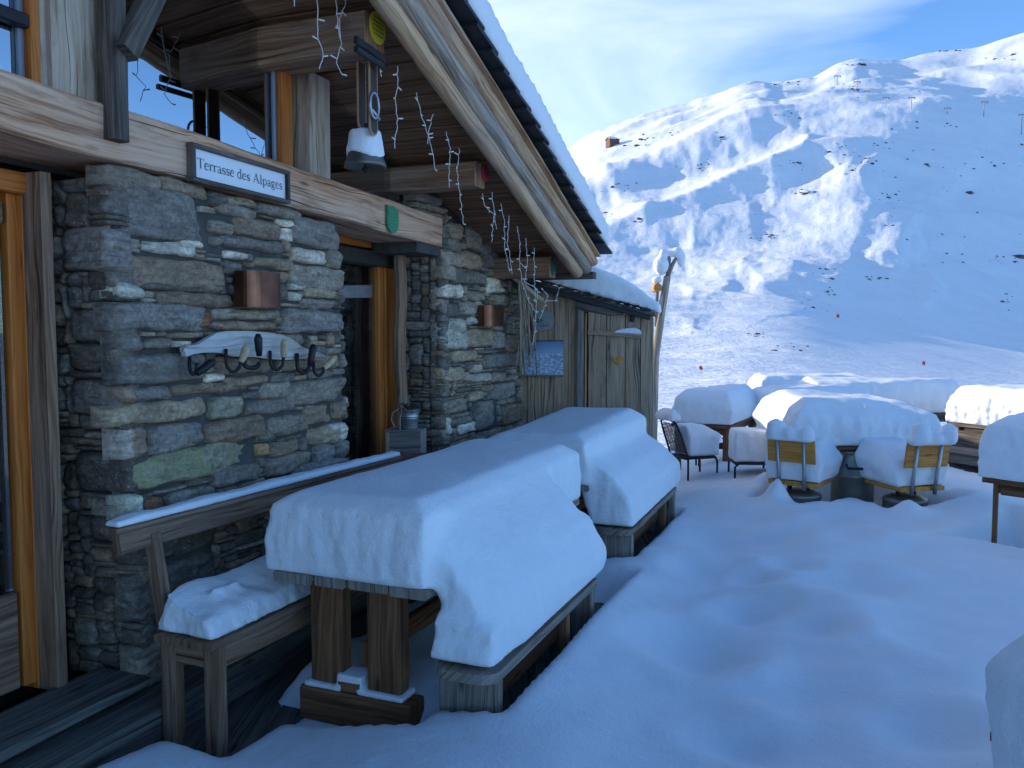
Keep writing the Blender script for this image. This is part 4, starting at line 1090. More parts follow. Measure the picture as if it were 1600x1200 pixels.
def poster_mat():
    t = NT('panorama_print'); g = t.n('ShaderNodeTexCoord').outputs['Generated']; sx = t.n('ShaderNodeSeparateXYZ'); t.l(g, sx.inputs[0])
    n = t.noise(t.mapping(g, (7, 7, 9)), 1.0, 6, .65); h = t.math('ADD', sx.outputs[2], t.math('MULTIPLY', t.math('SUBTRACT', n, .5), .35))
    sky = t.ramp(sx.outputs[2], [(.6, (.30, .45, .60)), (1, (.10, .22, .40))])
    mt = t.ramp(t.noise(t.mapping(g, (9, 9, 16)), 1.3, 6, .7), [(.4, (.12, .22, .38)), (.6, (.62, .70, .80))])
    t.col(t.mix(t.ramp(h, [(.62, (0, 0, 0)), (.66, (1, 1, 1))]), mt, sky)); t.set(Roughness=.35); return t.m
mb = MB(); mb.prism([(q0, zb2), (q1, zb2), (q1, zt_), (q0, zt_)], S0 + SN * .055, ST, zz, SN, .012); mb.build('print', poster_mat(), po)
for z_, w_ in ((zb2 - .012, .025), (zt_ + .01, .015)):
    mb = MB(); mb.beam(SW(q0, .06, z_), SW(q1, .06, z_), .028, w_); mb.build('edge_strip', M['beamgrey'], po)

# --- forked signal pole behind the shed
pY = 10.9
sp_ = thing('forked_pole', 'pale leaning forked tree pole with a crossed top behind the shed', 'pole', at_Y(1016, 720, pY))
b_, k1, k2 = at_Y(1019, 690, pY), at_Y(1024, 560, pY), at_Y(1043, 432, pY)
mb = MB(); mb.tube([Vector((b_.x, b_.y, -.2)), b_, k1, at_Y(1033, 490, pY), k2], [.062, .06, .055, .052, .045], 12, jit=.25); mb.build('trunk', M['stick'], sp_, smooth=True)
mb = MB(); mb.tube([k2, at_Y(1050, 415, pY), at_Y(1060, 397, pY)], [.03, .024, .02], 8, jit=.2); mb.build('prong', M['beamgrey'], sp_, smooth=True)
mb = MB(); mb.tube([k2 - zz * .08, at_Y(1046, 405, pY), at_Y(1044, 394, pY)], [.03, .024, .018], 8, jit=.2); mb.build('prong', M['beamgrey'], sp_, smooth=True)
mb = MB(); mb.tube([at_Y(1025, 510, pY), at_Y(1026, 470, pY), at_Y(1029, 430, pY), at_Y(1032, 415, pY)], [.022, .022, .02, .02], 8, jit=.1); mb.build('side_stick', M['beamgrey'], sp_, smooth=True)
lg = at_Y(1026, 450, pY)
mb = MB(); mb.tube([lg + Vector((0, .12, 0)), lg + Vector((0, -.10, 0))], .055, 16); mb.build('log_slice', M['chairwood'], sp_, smooth=False)
def blob(x, y, rx, rz, Y, ry=None):
    c = at_Y(x, y, Y); ry = ry or rx
    return [c + Vector((rx * math.cos(a) * math.cos(b), ry * math.sin(a) * math.cos(b), rz * math.sin(b))) for a in [i * PI / 4 for i in range(8)] for b in (-1.2, -.5, .2, .8, 1.3)]
snow_cap('pole_snow', 'lumps of snow clinging to the forked pole top', [blob(1033, 415, .11, .13, pY), blob(1036, 400, .06, .10, pY), blob(1058, 395, .08, .07, pY), blob(1064, 404, .06, .12, pY), blob(1048, 396, .05, .05, pY), blob(1026, 438, .07, .05, pY, .1)], .018, 5, .02, .008, seed=4)

# ================================================================== FURNITURE ON THE TERRACE
CARVE = []     # (frame, x0, x1, y0, y1, floor z, margin)
NRp, NLp, FRp = at_z(668, 940, .72), at_z(413, 912, .72), at_z(906, 790, .72)
ang = math.atan2((FRp - NRp).y, (FRp - NRp).x)
LT = (FRp - NRp).length; WT = (NLp - NRp).length
ft = Frame((NRp.x, NRp.y, 0), ang)     # x along the table, y towards the wall (left)
TT = .77
def trestle_table(fr, L, Wd, label):
    o = thing('trestle_table', label, 'table', fr(L / 2, Wd / 2, 0), 'plank tables by the wall')
    mb = MB(); n = 4; y = 0
    ws = [Wd * k for k in (.24, .27, .21, .28)]
    for w in ws:
        mb.beam(fr(R.uniform(-.02, .015), y + w / 2, TT - .025), fr(L + R.uniform(-.02, .02), y + w / 2, TT - .025), w - .012, .05, (0, 0, 1), .008, .004); y += w
    mb.build('tabletop', M['table'], o)
    for xe, s in ((.14, 1), (L - .14, -1)):
        for yy in (Wd * .34, Wd * .72):
            mb = MB(); mb.beam(fr(xe, yy, .17), fr(xe, yy, TT - .052), .09, .19, tuple(fr.ey), .01, .004); mb.build('leg', M['leg'], o)
        mb = MB(); mb.beam(fr(xe, Wd * .16, .085), fr(xe, Wd * .88, .085), .15, .17, (0, 0, 1), .012, .004); mb.beam(fr(xe - s * .02, Wd * .48, .205), fr(xe - s * .02, Wd * .62, .205), .10, .06)
        mb.build('foot_beam', M['leg'], o)
    mb = MB(); mb.beam(fr(.2, Wd * .53, .33), fr(L - .2, Wd * .53, .33), .05, .12); mb.build('stretcher', M['leg'], o)
    return o
BL0, BL1 = -.10, 1.62
def slab_bench(fr, x0, x1, y0, y1, label, zs_=.44):
    o = thing('slab_bench', label, 'bench', fr((x0 + x1) / 2, (y0 + y1) / 2, 0), 'backless benches at the plank tables')
    mb = MB(); r = .09; h = (y1 - y0) / 2
    poly = [(x1, y0), (x1, y1), (x0 + r, y1)] + [(x0 + r - r * math.sin(a), y1 - r + r * math.cos(a)) for a in (.4, .8, 1.2, PI / 2)] + [(x0 + r - r * math.cos(a), y0 + r - r * math.sin(a)) for a in (.0, .4, .8, 1.2)] + [(x0 + r, y0)]
    mb.prism(poly, fr.O + zz * (zs_ - .045), fr.ex, fr.ey, zz, .045); mb.build('seat', M['table'], o)
    for xx in (x0 + .10, x1 - .06):
        mb = MB(); mb.beam(fr(xx, (y0 + y1) / 2, -.02), fr(xx, (y0 + y1) / 2, zs_ - .047), .07, (y1 - y0) * .95, tuple(fr.ey), .008, .003); mb.build('leg', M['table'], o)
    mb = MB(); mb.beam(fr(x0 + .2, (y0 + y1) / 2, .2), fr(x1 - .2, (y0 + y1) / 2, .2), .03, .1); mb.beam(fr(x1 - .55, y0 + .03, .0), fr(x1 - .55, y0 + .03, zs_ - .05), .05, .06, tuple(fr.ey)); mb.build('stretcher', M['leg'], o)
    return o
BY0, BY1 = -.33, -.02
trestle_table(ft, LT, WT, 'nearest plank table buried under a thick block of snow by the wall bench')
bsn = at_z(770, 1060, .44); bsx = ft.inv(bsn)
BL0 = bsx[0]; BY0 = bsx[1]
bsf = ft.inv(at_z(940, 906, .44)); BL1 = bsf[0] + .02
slab_bench(ft, BL0, BL1, BY0, BY0 + .31, 'nearest backless bench with rounded seat end beside the nearest snowed table')
SH = .35
def table_snow(fr, L, Wd, bl0, bl1, by0, H, name, label, seed, cut=.10):
    e = .0
    top = []
    h1 = [fr(x, y, z) for x, y, z in [(-.03, -.01, TT), (L + .02, -.01, TT), (L + .02, Wd + .03, TT), (-.03, Wd + .03, TT),
          (-.02, .0, TT + H * .86), (L + .0, .0, TT + H * .84), (L + .0, Wd, TT + H * .9), (-.02, Wd, TT + H * .88),
          (-.045, .02, TT + H * .4), (L + .035, .02, TT + H * .4), (L + .035, Wd + .03, TT + H * .4), (-.045, Wd + .03, TT + H * .45),
          (.08, .10, TT + H * 1.03), (L - .1, .10, TT + H * 1.04), (L - .1, Wd - .12, TT + H * 1.05), (.08, Wd - .12, TT + H * 1.03)]]
    # slope that joins the table snow to the bench snow
    x0, x1 = bl0 + cut, bl1
    h2 = [fr(x0 + .0, y, z) for y, z in ((.0, .78), (.02, TT + H * .6), (by0 * .45, .80), (by0 * .8, .60), (by0 * .9, .455))] + [fr(x, y, z) for x in (x0 + .28, x1 + .03) for y, z in ((.06, .78), (.25, TT + H * .95), (.03, TT + H * .9), (by0 + .16, .90), (by0 + .02, .72), (by0 - .03, .57), (by0 - .012, .455), (.0, .455))]
    h3 = [fr(x, y, z) for x in (bl0 + .02, x1 + .02) for y, z in ((-.02, .455), (by0 + .012, .455), (by0 + .03, .53), (-.03, .56))]
    h4 = [fr(x, y, z) for x in (x1 - .6, x1 + .10) for y, z in ((.0, .455), (by0 - .01, .455), (by0 - .035, .60), (by0 + .08, .82), (0, .9))]
    h5 = [fr(x, y, z) for x in (bl0 + .06, x0 + .3) for y, z in ((-.02, .455), (by0 + .0, .455), (by0 + .03, .62), (-.03, .68))]
    return snow_cap(name, label, [h1, h2, h3, h4, h5], .018, 19, .012, .012, group=None, seed=seed, freq=1.8)
table_snow(ft, LT, WT, BL0, BL1, BY0, .39, 'table_snow', 'thick smooth block of snow sliding from the nearest plank table onto its bench', 11)
for xe in (.14,):
    snow_cap('foot_snow', 'small crust of snow on the foot beam of the nearest table', [[ft(x, y, z) for x in (xe - .075, xe + .07) for y in (WT * .2, WT * .5) for z in (.172, .205)], [ft(x, y, z) for x in (xe - .07, xe + .06) for y in (WT * .47, WT * .64) for z in (.2, .265)], [ft(x, y, z) for x in (xe - .075, xe + .07) for y in (WT * .6, WT * .86) for z in (.172, .20)]], .012, 3, .008, 0, seed=12)

# bench with backrest along the wall
bf = at_z(340, 1003, .55); bl = at_z(236, 990, .55)
bang = math.radians(66)
fb = Frame((bf.x, bf.y, 0), bang)
bd = (bl - bf).length * .98; BLEN = 2.25
wb = thing('wall_bench', 'long wooden bench with a single rail backrest against the stone wall', 'bench', fb(BLEN / 2, bd / 2, 0))
mb = MB()
for k in range(2): mb.beam(fb(-.04, bd * (.25 + .5 * k), .53), fb(BLEN, bd * (.25 + .5 * k), .53), bd * .5 - .006, .035, (0, 0, 1), .006, .003)
mb.build('seat', M['benchwood'], wb)
mb = MB(); mb.beam(fb(.03, .035, .455), fb(BLEN - .03, .035, .455), .03, .11); mb.beam(fb(.035, .04, .455), fb(.035, bd - .02, .455), .03, .11); mb.build('apron', M['benchwood'], wb)
for xx, yy in ((.035, .05), (BLEN - .05, .05), (.035, bd - .04), (BLEN - .05, bd - .04)):
    mb = MB(); mb.beam(fb(xx, yy, .0), fb(xx, yy, .512), .075, .075, tuple(fb.ex), .006, .002); mb.build('leg', M['benchwood'], wb)
rl = at_z(196, 832, 1.02)
for xx in (.06, BLEN - .12):
    mb = MB(); mb.beam(fb(xx, bd - .0, .45), fb(xx + .0, bd + .10, .99), .07, .055, tuple(fb.ex), .006, .003); mb.build('upright', M['benchwood'], wb)
mb = MB(); mb.beam(fb(-.14, bd + .10, .985), fb(BLEN + .05, bd + .10, .985), .045, .105, tuple(Vector((0, 0, 1)) - fb.ey * -.15), .008, .004); mb.beam(fb(-.16, bd + .125, 1.045), fb(BLEN + .05, bd + .125, 1.045), .11, .025); mb.build('backrest', M['benchwood'], wb)
h = [fb(x, y, z) for x in (-.02, BLEN) for y, z in ((.015, .552), (bd, .552), (bd - .01, .66), (bd * .55, .69), (.05, .64))]
h += [fb(-.0, bd - .03, .74), fb(.10, bd, .74)]
h_ = [[fb(x + dx, y, z) for dx in (0, .2) for y, z in ((bd * .3, .6), (bd * .8, .6), (bd * .5, .67 + q))] for x, q in ((.15, .06), (.5, .02), (.8, .07), (1.2, .03))]
snow_cap('bench_snow', 'ragged strip of snow lying on the seat of the wall bench', [h] + h_, .016, 7, .035, .02, freq=3.4, seed=13)
snow_cap('backrest_snow', 'thin line of snow on the top rail of the wall bench', [[fb(x, y, z) for x in (-.15, BLEN + .04) for y, z in ((bd + .075, 1.058), (bd + .175, 1.058), (bd + .165, 1.095), (bd + .085, 1.095))]], .011, 3, .010, .004, freq=6, seed=14)

# second table and bench: the same pieces standing further along the wall
b2n, b2f = at_z(986, 830, .44), at_z(1060, 758, .44)
ang2 = math.atan2((b2f - b2n).y, (b2f - b2n).x)
f2 = Frame((b2n.x, b2n.y, 0), ang2); f2 = Frame(f2(.0, .33, 0), ang2)
L2, W2 = 2.1, .92
trestle_table(f2, L2, W2, 'second plank table under snow, between the nearest table and the shed')
slab_bench(f2, .0, 1.95, -.33, -.02, 'backless bench of the second snowed table near the shed door')
h1 = [f2(x, y, z) for x, y, z in [(-.02, .0, TT), (L2 + .02, .0, TT), (L2 + .02, W2 + .02, TT), (-.02, W2 + .02, TT), (.0, .03, TT + .32), (L2 - .02, .0, TT + .34), (L2 - .02, W2, TT + .34), (.0, W2, TT + .3),
      (.14, .14, TT + .38), (L2 - .14, .14, TT + .44), (L2 - .14, W2 - .14, TT + .42), (.14, W2 - .14, TT + .36)]]
h2 = [f2(x, y, z) for x in (.03, 2.0) for y, z in ((.06, .78), (.2, TT + .3), (-.02, TT + .18), (-.18, .85), (-.32, .68), (-.345, .455), (.0, .455))]
h3 = [f2(x, y, z) for x in (1.2, 2.02) for y, z in ((-.05, .455), (-.05, .86), (-.2, .82), (-.35, .68), (-.345, .455))]
snow_cap('table_snow', 'rounded snow mound over the second plank table and its bench by the shed', [h1, h2, h3], .02, 18, .014, .008, seed=15, freq=1.8)

# ---- milk churn table with two churn chairs
def churn(o, c, r, h, name='milk_can', neck=True):
    mb = MB()
    prof = [(0, 0), (r * .96, 0), (r, .02), (r, h * .62), (r * 1.03, h * .63), (r * 1.03, h * .65), (r, h * .66), (r * .93, h * .72), (r * .72, h * .84), (r * .58, h * .90), (r * .56, h * .97), (r * .68, h * .985), (r * .68, h), (0, h)] if neck else \
           [(0, 0), (r * .96, 0), (r, .02), (r, h * .8), (r * 1.04, h * .82), (r * .95, h * .9), (r * .6, h), (0, h)]
    mb.lathe(prof, c, 28); p = mb.build(name, M['can'], o, smooth=True)
    if neck:
        mb = MB()
        for sgn in (-1,):
            d = Vector((-.25, -.97, 0)); e = Vector((.97, -.25, 0))
            q = c + d * r * .9 + zz * h * .78
            mb.tube([q - e * .085 + zz * .03, q - e * .085 + d * .06 - zz * .0, q + e * .085 + d * .06, q + e * .085 + zz * .03], .014, 7)
        mb.build('handle', M['iron'], p, smooth=True)
    return p
tc = at_z(1340, 790, .14); tc = Vector((tc.x, tc.y + .25, 0))
ct = thing('churn_table', 'snowed square table standing on a tall dented milk churn', 'table', tc)
churn(ct, tc + Vector((.0, -.10, 0)), .215, .70)
tcan = tc.copy(); fct = Frame((tc.x + .08, tc.y + .46, 0), math.radians(2))
mb = MB()
for k in range(5): mb.beam(fct(-.66, -.52 + .26 * k, .735), fct(.66, -.52 + .26 * k, .735), .252, .04, (0, 0, 1), .006, .003)
mb.build('tabletop', M['leg'], ct)
mb = MB()
for y in (-.45, .45): mb.beam(fct(-.6, y, .685), fct(.6, y, .685), .04, .06)
mb.beam(fct(-.3, -.45, .685), fct(-.3, .45, .685), .05, .055); mb.beam(fct(.3, -.45, .685), fct(.3, .45, .685), .05, .055)
mb.build('under_frame', M['leg'], ct)
h1 = [fct(x, y, z) for x, y, z in [(-.72, -.66, .757), (.72, -.66, .757), (.7, .66, .757), (-.7, .66, .757), (-.82, -.70, .95), (.80, -.70, .95), (.78, .66, .95), (-.80, .66, .95), (-.76, -.68, 1.12), (.74, -.64, 1.08), (.72, .6, 1.14), (-.72, .6, 1.16), (-.58, -.46, 1.27), (.55, -.4, 1.21), (.55, .4, 1.23), (-.58, .4, 1.29)]]
snow_cap('table_snow', 'deep rounded snow block on the milk churn table between the two churn chairs', [h1], .024, 11, .035, .022, seed=16)

def churn_chair(label, x, y, face, pts, seatpx):
    c = Vector((x, y, 0)); o = thing('churn_chair', label, 'chair', c, 'chairs built on cut milk churns')
    fr = Frame(c, face)      # ex = facing direction of the sitter
    churn(o, c + zz * .0, .21, .33, 'milk_can', False)
    for yy in (-.08, .1):
        mb = MB(); mb.tube([fr(-.02, yy, .3), fr(-.02, yy, .40)], .025, 8); mb.build('seat_support', M['iron'], o)
    mb = MB()
    for k in range(3): mb.beam(fr(-.24, -.17 + .17 * k, .425), fr(.30, -.17 + .17 * k, .425), .162, .045, (0, 0, 1), .008, .003)
    mb.build('seat', M['chairwood'], o)
    for s in (-1, 1):
        mb = MB(); mb.tube([fr(-.25, s * .13, .37), fr(-.27, s * .13, .55), fr(-.33, s * .135, .93)], .019, 9); mb.build('back_post', M['zinc'], o, smooth=True)
    mb = MB(); tilt = Vector((-.10, 0, .995)); up = (fr.ex * -.14 + zz).normalized()
    outl = [(-.235, 0), (.235, 0), (.235, .20), (.22, .265), (.19, .28), (.15, .25), (.12, .275), (.07, .30), (.03, .27), (.0, .25), (-.04, .275), (-.09, .30), (-.13, .26), (-.16, .25), (-.2, .28), (-.225, .26), (-.235, .2)]
    for lo_, hi_ in ((-.24, -.143), (-.117, .117), (.143, .24)):
        op = [(lo_ + .002, 0), (hi_ - .002, 0), (hi_ - .002, .2)] + [(hi_ - .004 - (hi_ - lo_ - .008) * q, .235 + .05 * abs(math.sin(q * PI * (1 if hi_ - lo_ < .15 else 2) + .35)) + .01 * math.sin(q * 9)) for q in (.04, .2, .35, .5, .65, .8, .96)] + [(lo_ + .002, .2)]
        mb = MB(); mb.prism(op, fr(-.285, 0, .645), fr.ey, up, fr.ex, .028, 0); mb.build('back_board', M['chairwood'], o)
    return o, fr
c1 = at_z(1252, 792, .12); c2 = at_z(1408, 800, .12)
cc1, fr1 = churn_chair('churn chair left of the milk churn table with scalloped wooden back', c1.x - .06, c1.y - .12, math.radians(52), None, None)
cc2, fr2 = churn_chair('churn chair with scalloped wooden back in front of the dark trestle', c2.x - .02, c2.y - .12, math.radians(103), None, None)
def chair_snow(fr, label, seed, h=.36, low=False):
    J = lambda s=.04: R.uniform(-s, s)
    hs_ = [fr(x, y, .45) for x in (-.23, .36) for y in (-.27, .27)] + [fr(x + J(), y + J(), .45 + h * .5 + J()) for x in (-.24, .40) for y in (-.29, .29)] + [fr(x + J(), y + J(), .45 + h * f) for x, f in ((-.14, .7), (.08, 1.0), (.42, 1.12)) for y in (-.2, .2)]
    hs2 = [fr(.1 + J(), y, z) for y in (-.2, .22) for z in (.5, .42 + h)] + [fr(.6, y, z) for y in (-.2, .2) for z in (.74, .9)]
    tp = []
    for y, hh, w in ((-.17, .05 + J(.03), .085), (-.02, .01, .07), (.13, .085 + J(.03), .10)):
        tp.append([fr(-.36 + .075 * math.cos(a), y + w * math.sin(a), z) for a in [i * PI / 4 for i in range(8)] for z in (.90, .97 + hh)] + [fr(-.36, y, 1.02 + hh)])
    tp2 = [[fr(x, y, z) for x in (-.405, -.27) for y in (-.235, .235) for z in (.87, .955)]]
    return snow_cap('chair_snow', label, [hs_, hs2] + tp + tp2, .018, 11, .028, .007, seed=seed, freq=3)
chair_snow(fr1, 'snow on seat and back of the churn chair left of the churn table', 21, .38)
chair_snow(fr2, 'snow on seat and back of the churn chair in front of the dark trestle', 22, .37)

# ---- bistro chairs of dark tube and woven cane at a small table behind
def bistro_chair(label, c, face):
    c = Vector(c); o = thing('bistro_chair', label, 'chair', c, 'dark woven bistro chairs')
    fr = Frame(c, face)
    def T(pts, nm, r=.013):
        mb = MB(); mb.tube([fr(*p) for p in pts], r, 8); return mb.build(nm, M['iron'], o, smooth=True)
    T([(-.19, -.19, .0), (-.20, -.2, .44), (-.31, -.2, .75), (-.36, -.17, .87), (-.375, -.08, .90), (-.375, .08, .90), (-.36, .17, .87), (-.31, .2, .75), (-.2, .2, .44), (-.19, .19, 0)], 'back_frame')
    T([(-.2, -.2, .44), (.0, -.205, .44), (.17, -.2, .44), (.215, -.19, .40), (.22, -.19, 0)], 'leg'); T([(-.2, .2, .44), (.0, .205, .44), (.17, .2, .44), (.215, .19, .40), (.22, .19, 0)], 'leg')
    T([(.2, -.19, .43), (.2, .19, .43)], 'front_rail'); T([(-.2, -.19, .43), (-.2, .19, .43)], 'rear_rail')
    mb = MB(); mb.beam(fr(-.2, 0, .445), fr(.2, 0, .445), .38, .014, (0, 0, 1), .004); mb.build('seat', M['weave'], o)
    mb = MB(); n = 11
    P = lambda a, z: fr(-.205 - (z - .46) * .37, a, z)
    for k in range(-n, n + 1):
        for s in (1, -1):
            a0 = k * .034; pts = []
            for i in range(13):
                z = .50 + .36 * i / 12; a = a0 + s * (z - .68) * .9
                lim = .19 if z < .78 else .19 - (z - .78) * .6
                if abs(a) <= lim: pts.append(P(a, z) + fr.ex * .003 * s)
            if len(pts) > 1: mb.tube(pts, .0048, 4, False)
    mb.build('woven_back', M['weave'], o)
    return o, fr
e0 = at_z(1078, 737, .10)
bc1 = at_z(1086, 738, .25); bc1.y += .1
bch, fbc1 = bistro_chair('woven bistro chair nearest the shed corner with snow on its back', (bc1.x, bc1.y, 0), math.radians(20))
bc2 = at_z(1176, 752, .22); bc2.y += .1
_, fbc2 = bistro_chair('woven bistro chair behind the left churn chair', (bc2.x, bc2.y, 0), math.radians(176))
bc3 = at_z(1140, 735, .25); bc3.y += .9
_, fbc3 = bistro_chair('woven bistro chair on the far side of the small brown table', (bc3.x, bc3.y, 0), math.radians(262))
hs_ = [fbc1(x, y, z) for x in (-.16, .24) for y in (-.19, .19) for z in (.455, .72)] + [fbc1(x, y, .84) for x in (-.2, .05) for y in (-.12, .12)]
tp = [fbc1(-.43 + dx, y, z) for dx in (0, .15) for y in (-.18, .18) for z in (.89, .98)] + [fbc1(-.36, y, 1.05) for y in (-.1, .1)]
snow_cap('chair_snow', 'snow on seat and back of the bistro chair nearest the shed', [hs_, tp], .018, 9, .025, .008, seed=23)
hs_ = [fbc2(x, y, z) for x in (-.22, .22) for y in (-.19, .19) for z in (.455, .82)]
snow_cap('chair_snow', 'snow heaped on the bistro chair behind the left churn chair', [hs_], .02, 6, .025, .008, seed=24)

def four_leg_table(label, fr, L, Wd, h, m, legs=.07, lab_group='snow covered tables at the terrace edge', planks=4, name='terrace_table', low=None):
    o = thing(name, label, 'table', fr(L / 2, Wd / 2, 0), lab_group)
    mb = MB()
    for k in range(planks): mb.beam(fr(0, Wd * (k + .5) / planks, h - .02), fr(L, Wd * (k + .5) / planks, h - .02), Wd / planks - .008, .04, (0, 0, 1), .006, .003)
    mb.build('tabletop', m, o)
    for x in (.08, L - .08):
        for y in (.08, Wd - .08):
            mb = MB(); mb.beam(fr(x, y, -.05), fr(x, y, h - .04), legs, legs, tuple(fr.ex), .006); mb.build('leg', m, o)
    mb = MB()
    for y in (.08, Wd - .08): mb.beam(fr(.12, y, h - .09), fr(L - .12, y, h - .09), .025, .09)
    for x in (.08, L - .08): mb.beam(fr(x, .12, h - .09), fr(x, Wd - .12, h - .09), .025, .09)
    mb.build('apron', m, o)
    if low:
        mb = MB(); mb.beam(fr(.0, low[0], low[1]), fr(L, low[0], low[1]), .28, .05, (0, 0, 1), .006); mb.beam(fr(.02, low[0], low[1] - .1), fr(L - .02, low[0], low[1] - .1), .04, .14); mb.build('side_plank', M['table'], o)
    return o
def block(fr, x0, x1, y0, y1, z, h, r=.12):
    J = lambda s: R.uniform(-s, s)
    return [fr(x + (J(.03) if zz_ > z else 0), y + (J(.03) if zz_ > z else 0), zz_ + (J(.035) if zz_ > z + .1 else 0)) for x, y, zz_ in [(a, b, z) for a in (x0 - .02, x1 + .02) for b in (y0 - .02, y1 + .02)] + [(a, b, z + h * .45) for a in (x0 - .03, x1 + .03) for b in (y0 - .03, y1 + .03)] +
            [(a, b, z + h * .85) for a in (x0 + .02, x1 - .02) for b in (y0 + .02, y1 - .02)] + [(a, b, z + h) for a in (x0 + r, x1 - r) for b in (y0 + r, y1 - r)]]
# small brown table with the bistro chairs
e1 = at_z(1142, 668, .72); fe = Frame((e1.x, e1.y, 0), math.radians(62))
four_leg_table('brown wooden table with woven bistro chairs near the shed', fe, 1.7, .8, .74, M['leg'])
fe2 = Frame((e1.x, e1.y, 0), math.radians(62))
snow_cap('table_snow', 'long snow block on the brown table with the bistro chairs', [block(fe2, 0, 1.7, 0, .8, .745, .42)], .025, 10, .03, .012, seed=31)
ffr = at_z(1235, 668, .74); ffr = Frame((ffr.x + .2, ffr.y + 1.0, 0), math.radians(20))
four_leg_table('grey table right behind the milk churn table', ffr, 1.7, .8, .74, M['table'])
snow_cap('table_snow', 'low shaded snow block on the grey table behind the milk churn table', [block(ffr, 0, 1.7, 0, .8, .745, .44)], .028, 10, .03, .012, seed=32)
bk_ = at_Y(1188, 640, 14.0); fbk = Frame((bk_.x, bk_.y, 0), math.radians(2))
four_leg_table('farthest table at the terrace edge seen above the brown table', fbk, 1.95, .8, .74, M['table'])
snow_cap('table_snow', 'farthest snow block at the terrace edge with its pale right end', [block(fbk, 0, 1.95, 0, .8, .745, .48)], .03, 10, .03, .01, seed=33)
# tables on the right
g0 = at_z(1482, 660, .76)
fg = Frame((g0.x, g0.y, 0), math.radians(-64))      # x runs towards the camera, sunlit long side faces left
four_leg_table('dark wooden table with a side plank under sunlit snow at the right', fg, 1.9, .9, .76, M['charred'], .12, low=(-.20, .44))
snow_cap('table_snow', 'sunlit ragged snow block on the dark table at the right', [block(fg, 0, 2.3, 0, 1.0, .765, .50, .1)], .022, 9, .04, .035, seed=34)
dkp = MB(); dkp.beam(fg(.1, .02, .36), fg(1.9, .02, .36), .03, .62); dkp.build('shade_panel', M['charred'], bpy.data.objects['terrace_table.003'] if 'terrace_table.003' in bpy.data.objects else None)  # dark board closing the table side, standing in for the shade below
fg2 = Frame((g0.x - 1.35, g0.y + 1.1, 0), math.radians(4))
four_leg_table('shaded table between the churn table and the sunlit table', fg2, 2.2, .8, .76, M['charred'], .1)
snow_cap('table_snow', 'wide shaded snow block left of the sunlit snow block', [block(fg2, 0, 2.2, 0, .8, .765, .48)], .028, 10, .03, .015, seed=35)
# trestle bench under the right tables
dk = thing('dark_trestle', 'dark plank bench and boards standing below the sunlit table', 'bench', fg2(.8, -.9, 0))
mb = MB(); mb.beam(fg2(.15, -.75, .42), fg2(2.0, -.95, .42), .26, .05); mb.build('seat', M['table'], dk)
for xx in (.35, 1.2, 1.85):
    mb = MB(); mb.beam(fg2(xx, -.85, -.05), fg2(xx, -.85, .395), .2, .06); mb.build('leg', M['charred'], dk)
mb = MB(); mb.beam(fg2(.15, -.62, .25), fg2(2.0, -.7, .25), .04, .42); mb.build('back_board', M['charred'], dk)
# near right table, only its left end in view
n0 = at_z(1534, 747, .76); fn = Frame((n0.x, n0.y, 0), math.radians(-52))
four_leg_table('brown edged table with a thin black leg at the right border', fn, 1.3, .9, .765, M['leg'], .035)
snow_cap('table_snow', 'tall rounded snow block on the table at the right border', [block(fn, -.02, 1.35, -.02, .95, .77, .50, .1)], .022, 10, .03, .012, seed=36)
fk = at_z(1536, 1100, .85); fk = Frame((fk.x + .20, fk.y + .3, 0), math.radians(-80))
four_leg_table('table under tall ridged snow in the near right corner', fk, 1.2, .8, .62, M['leg'], .06)
snow_cap('table_snow', 'tall grey ridged snow block in the near right corner', [[fk(x, y, z) for x, y, z in [(a, b, .3) for a in (0, 1.2) for b in (0, .8)] + [(a, b, .85) for a in (-.02, 1.2) for b in (-.03, .8)] + [(a, b, 1.0) for a in (.06, 1.15) for b in (.08, .72)] + [(a, b, 1.07) for a in (.2, 1.) for b in (.2, .6)]]], .02, 16, .02, .016, seed=37)

# ================================================================== GROUND
CARVES = [(fb, .0, BLEN, -.02, bd + .5, -.06, .16, .0), (ft, .05, LT + .1, BY0 + .04, -.04, -.04, .09, 0), (ft, -.06, .24, .06, WT - .02, .0, .12, 0), (ft, .3, LT, .10, WT, .16, .2, .5),
          (f2, .05, 2.1, -.28, .12, -.02, .10, 0), (f2, 0, L2, .1, W2, .03, .2, .3), (fg, .0, 2.2, -.1, 1.0, -.02, .35, 0), (fg2, .1, 2.1, -1.1, .2, -.02, .3, 0),
          (fn, .0, 1.3, .0, .9, .0, .3, 0), (Frame((tc.x, tc.y - .1, 0), 0), -.28, .28, -.2, .4, .0, .22, 0), (fr1, -.2, .25, -.22, .22, .0, .24, 0), (fr2, -.2, .25, -.22, .22, .0, .24, 0)]
steps = [(1.0 + .25 * math.sin(k * 1.9) + k * .135 + (.16 if k % 2 else -.16), 2.6 + k * .42, R.uniform(0, 6), R.uniform(.16, .28)) for k in range(15)]
steps += [(R.uniform(.9, 3.0), R.uniform(2.4, 7), 0, R.uniform(.15, .38)) for _ in range(26)]
BUMPS = [(at_z(1216, 792, .2).x, at_z(1216, 792, .2).y, .22, .11), (at_z(1196, 770, .2).x, at_z(1196, 770, .2).y, .12, .12), (at_z(1418, 812, .2).x, at_z(1418, 812, .2).y, .12, .12), (at_z(1530, 800, .2).x, at_z(1530, 800, .2).y, .14, .5), (at_z(1130, 770, .25).x, at_z(1130, 770, .25).y, .07, .35)]
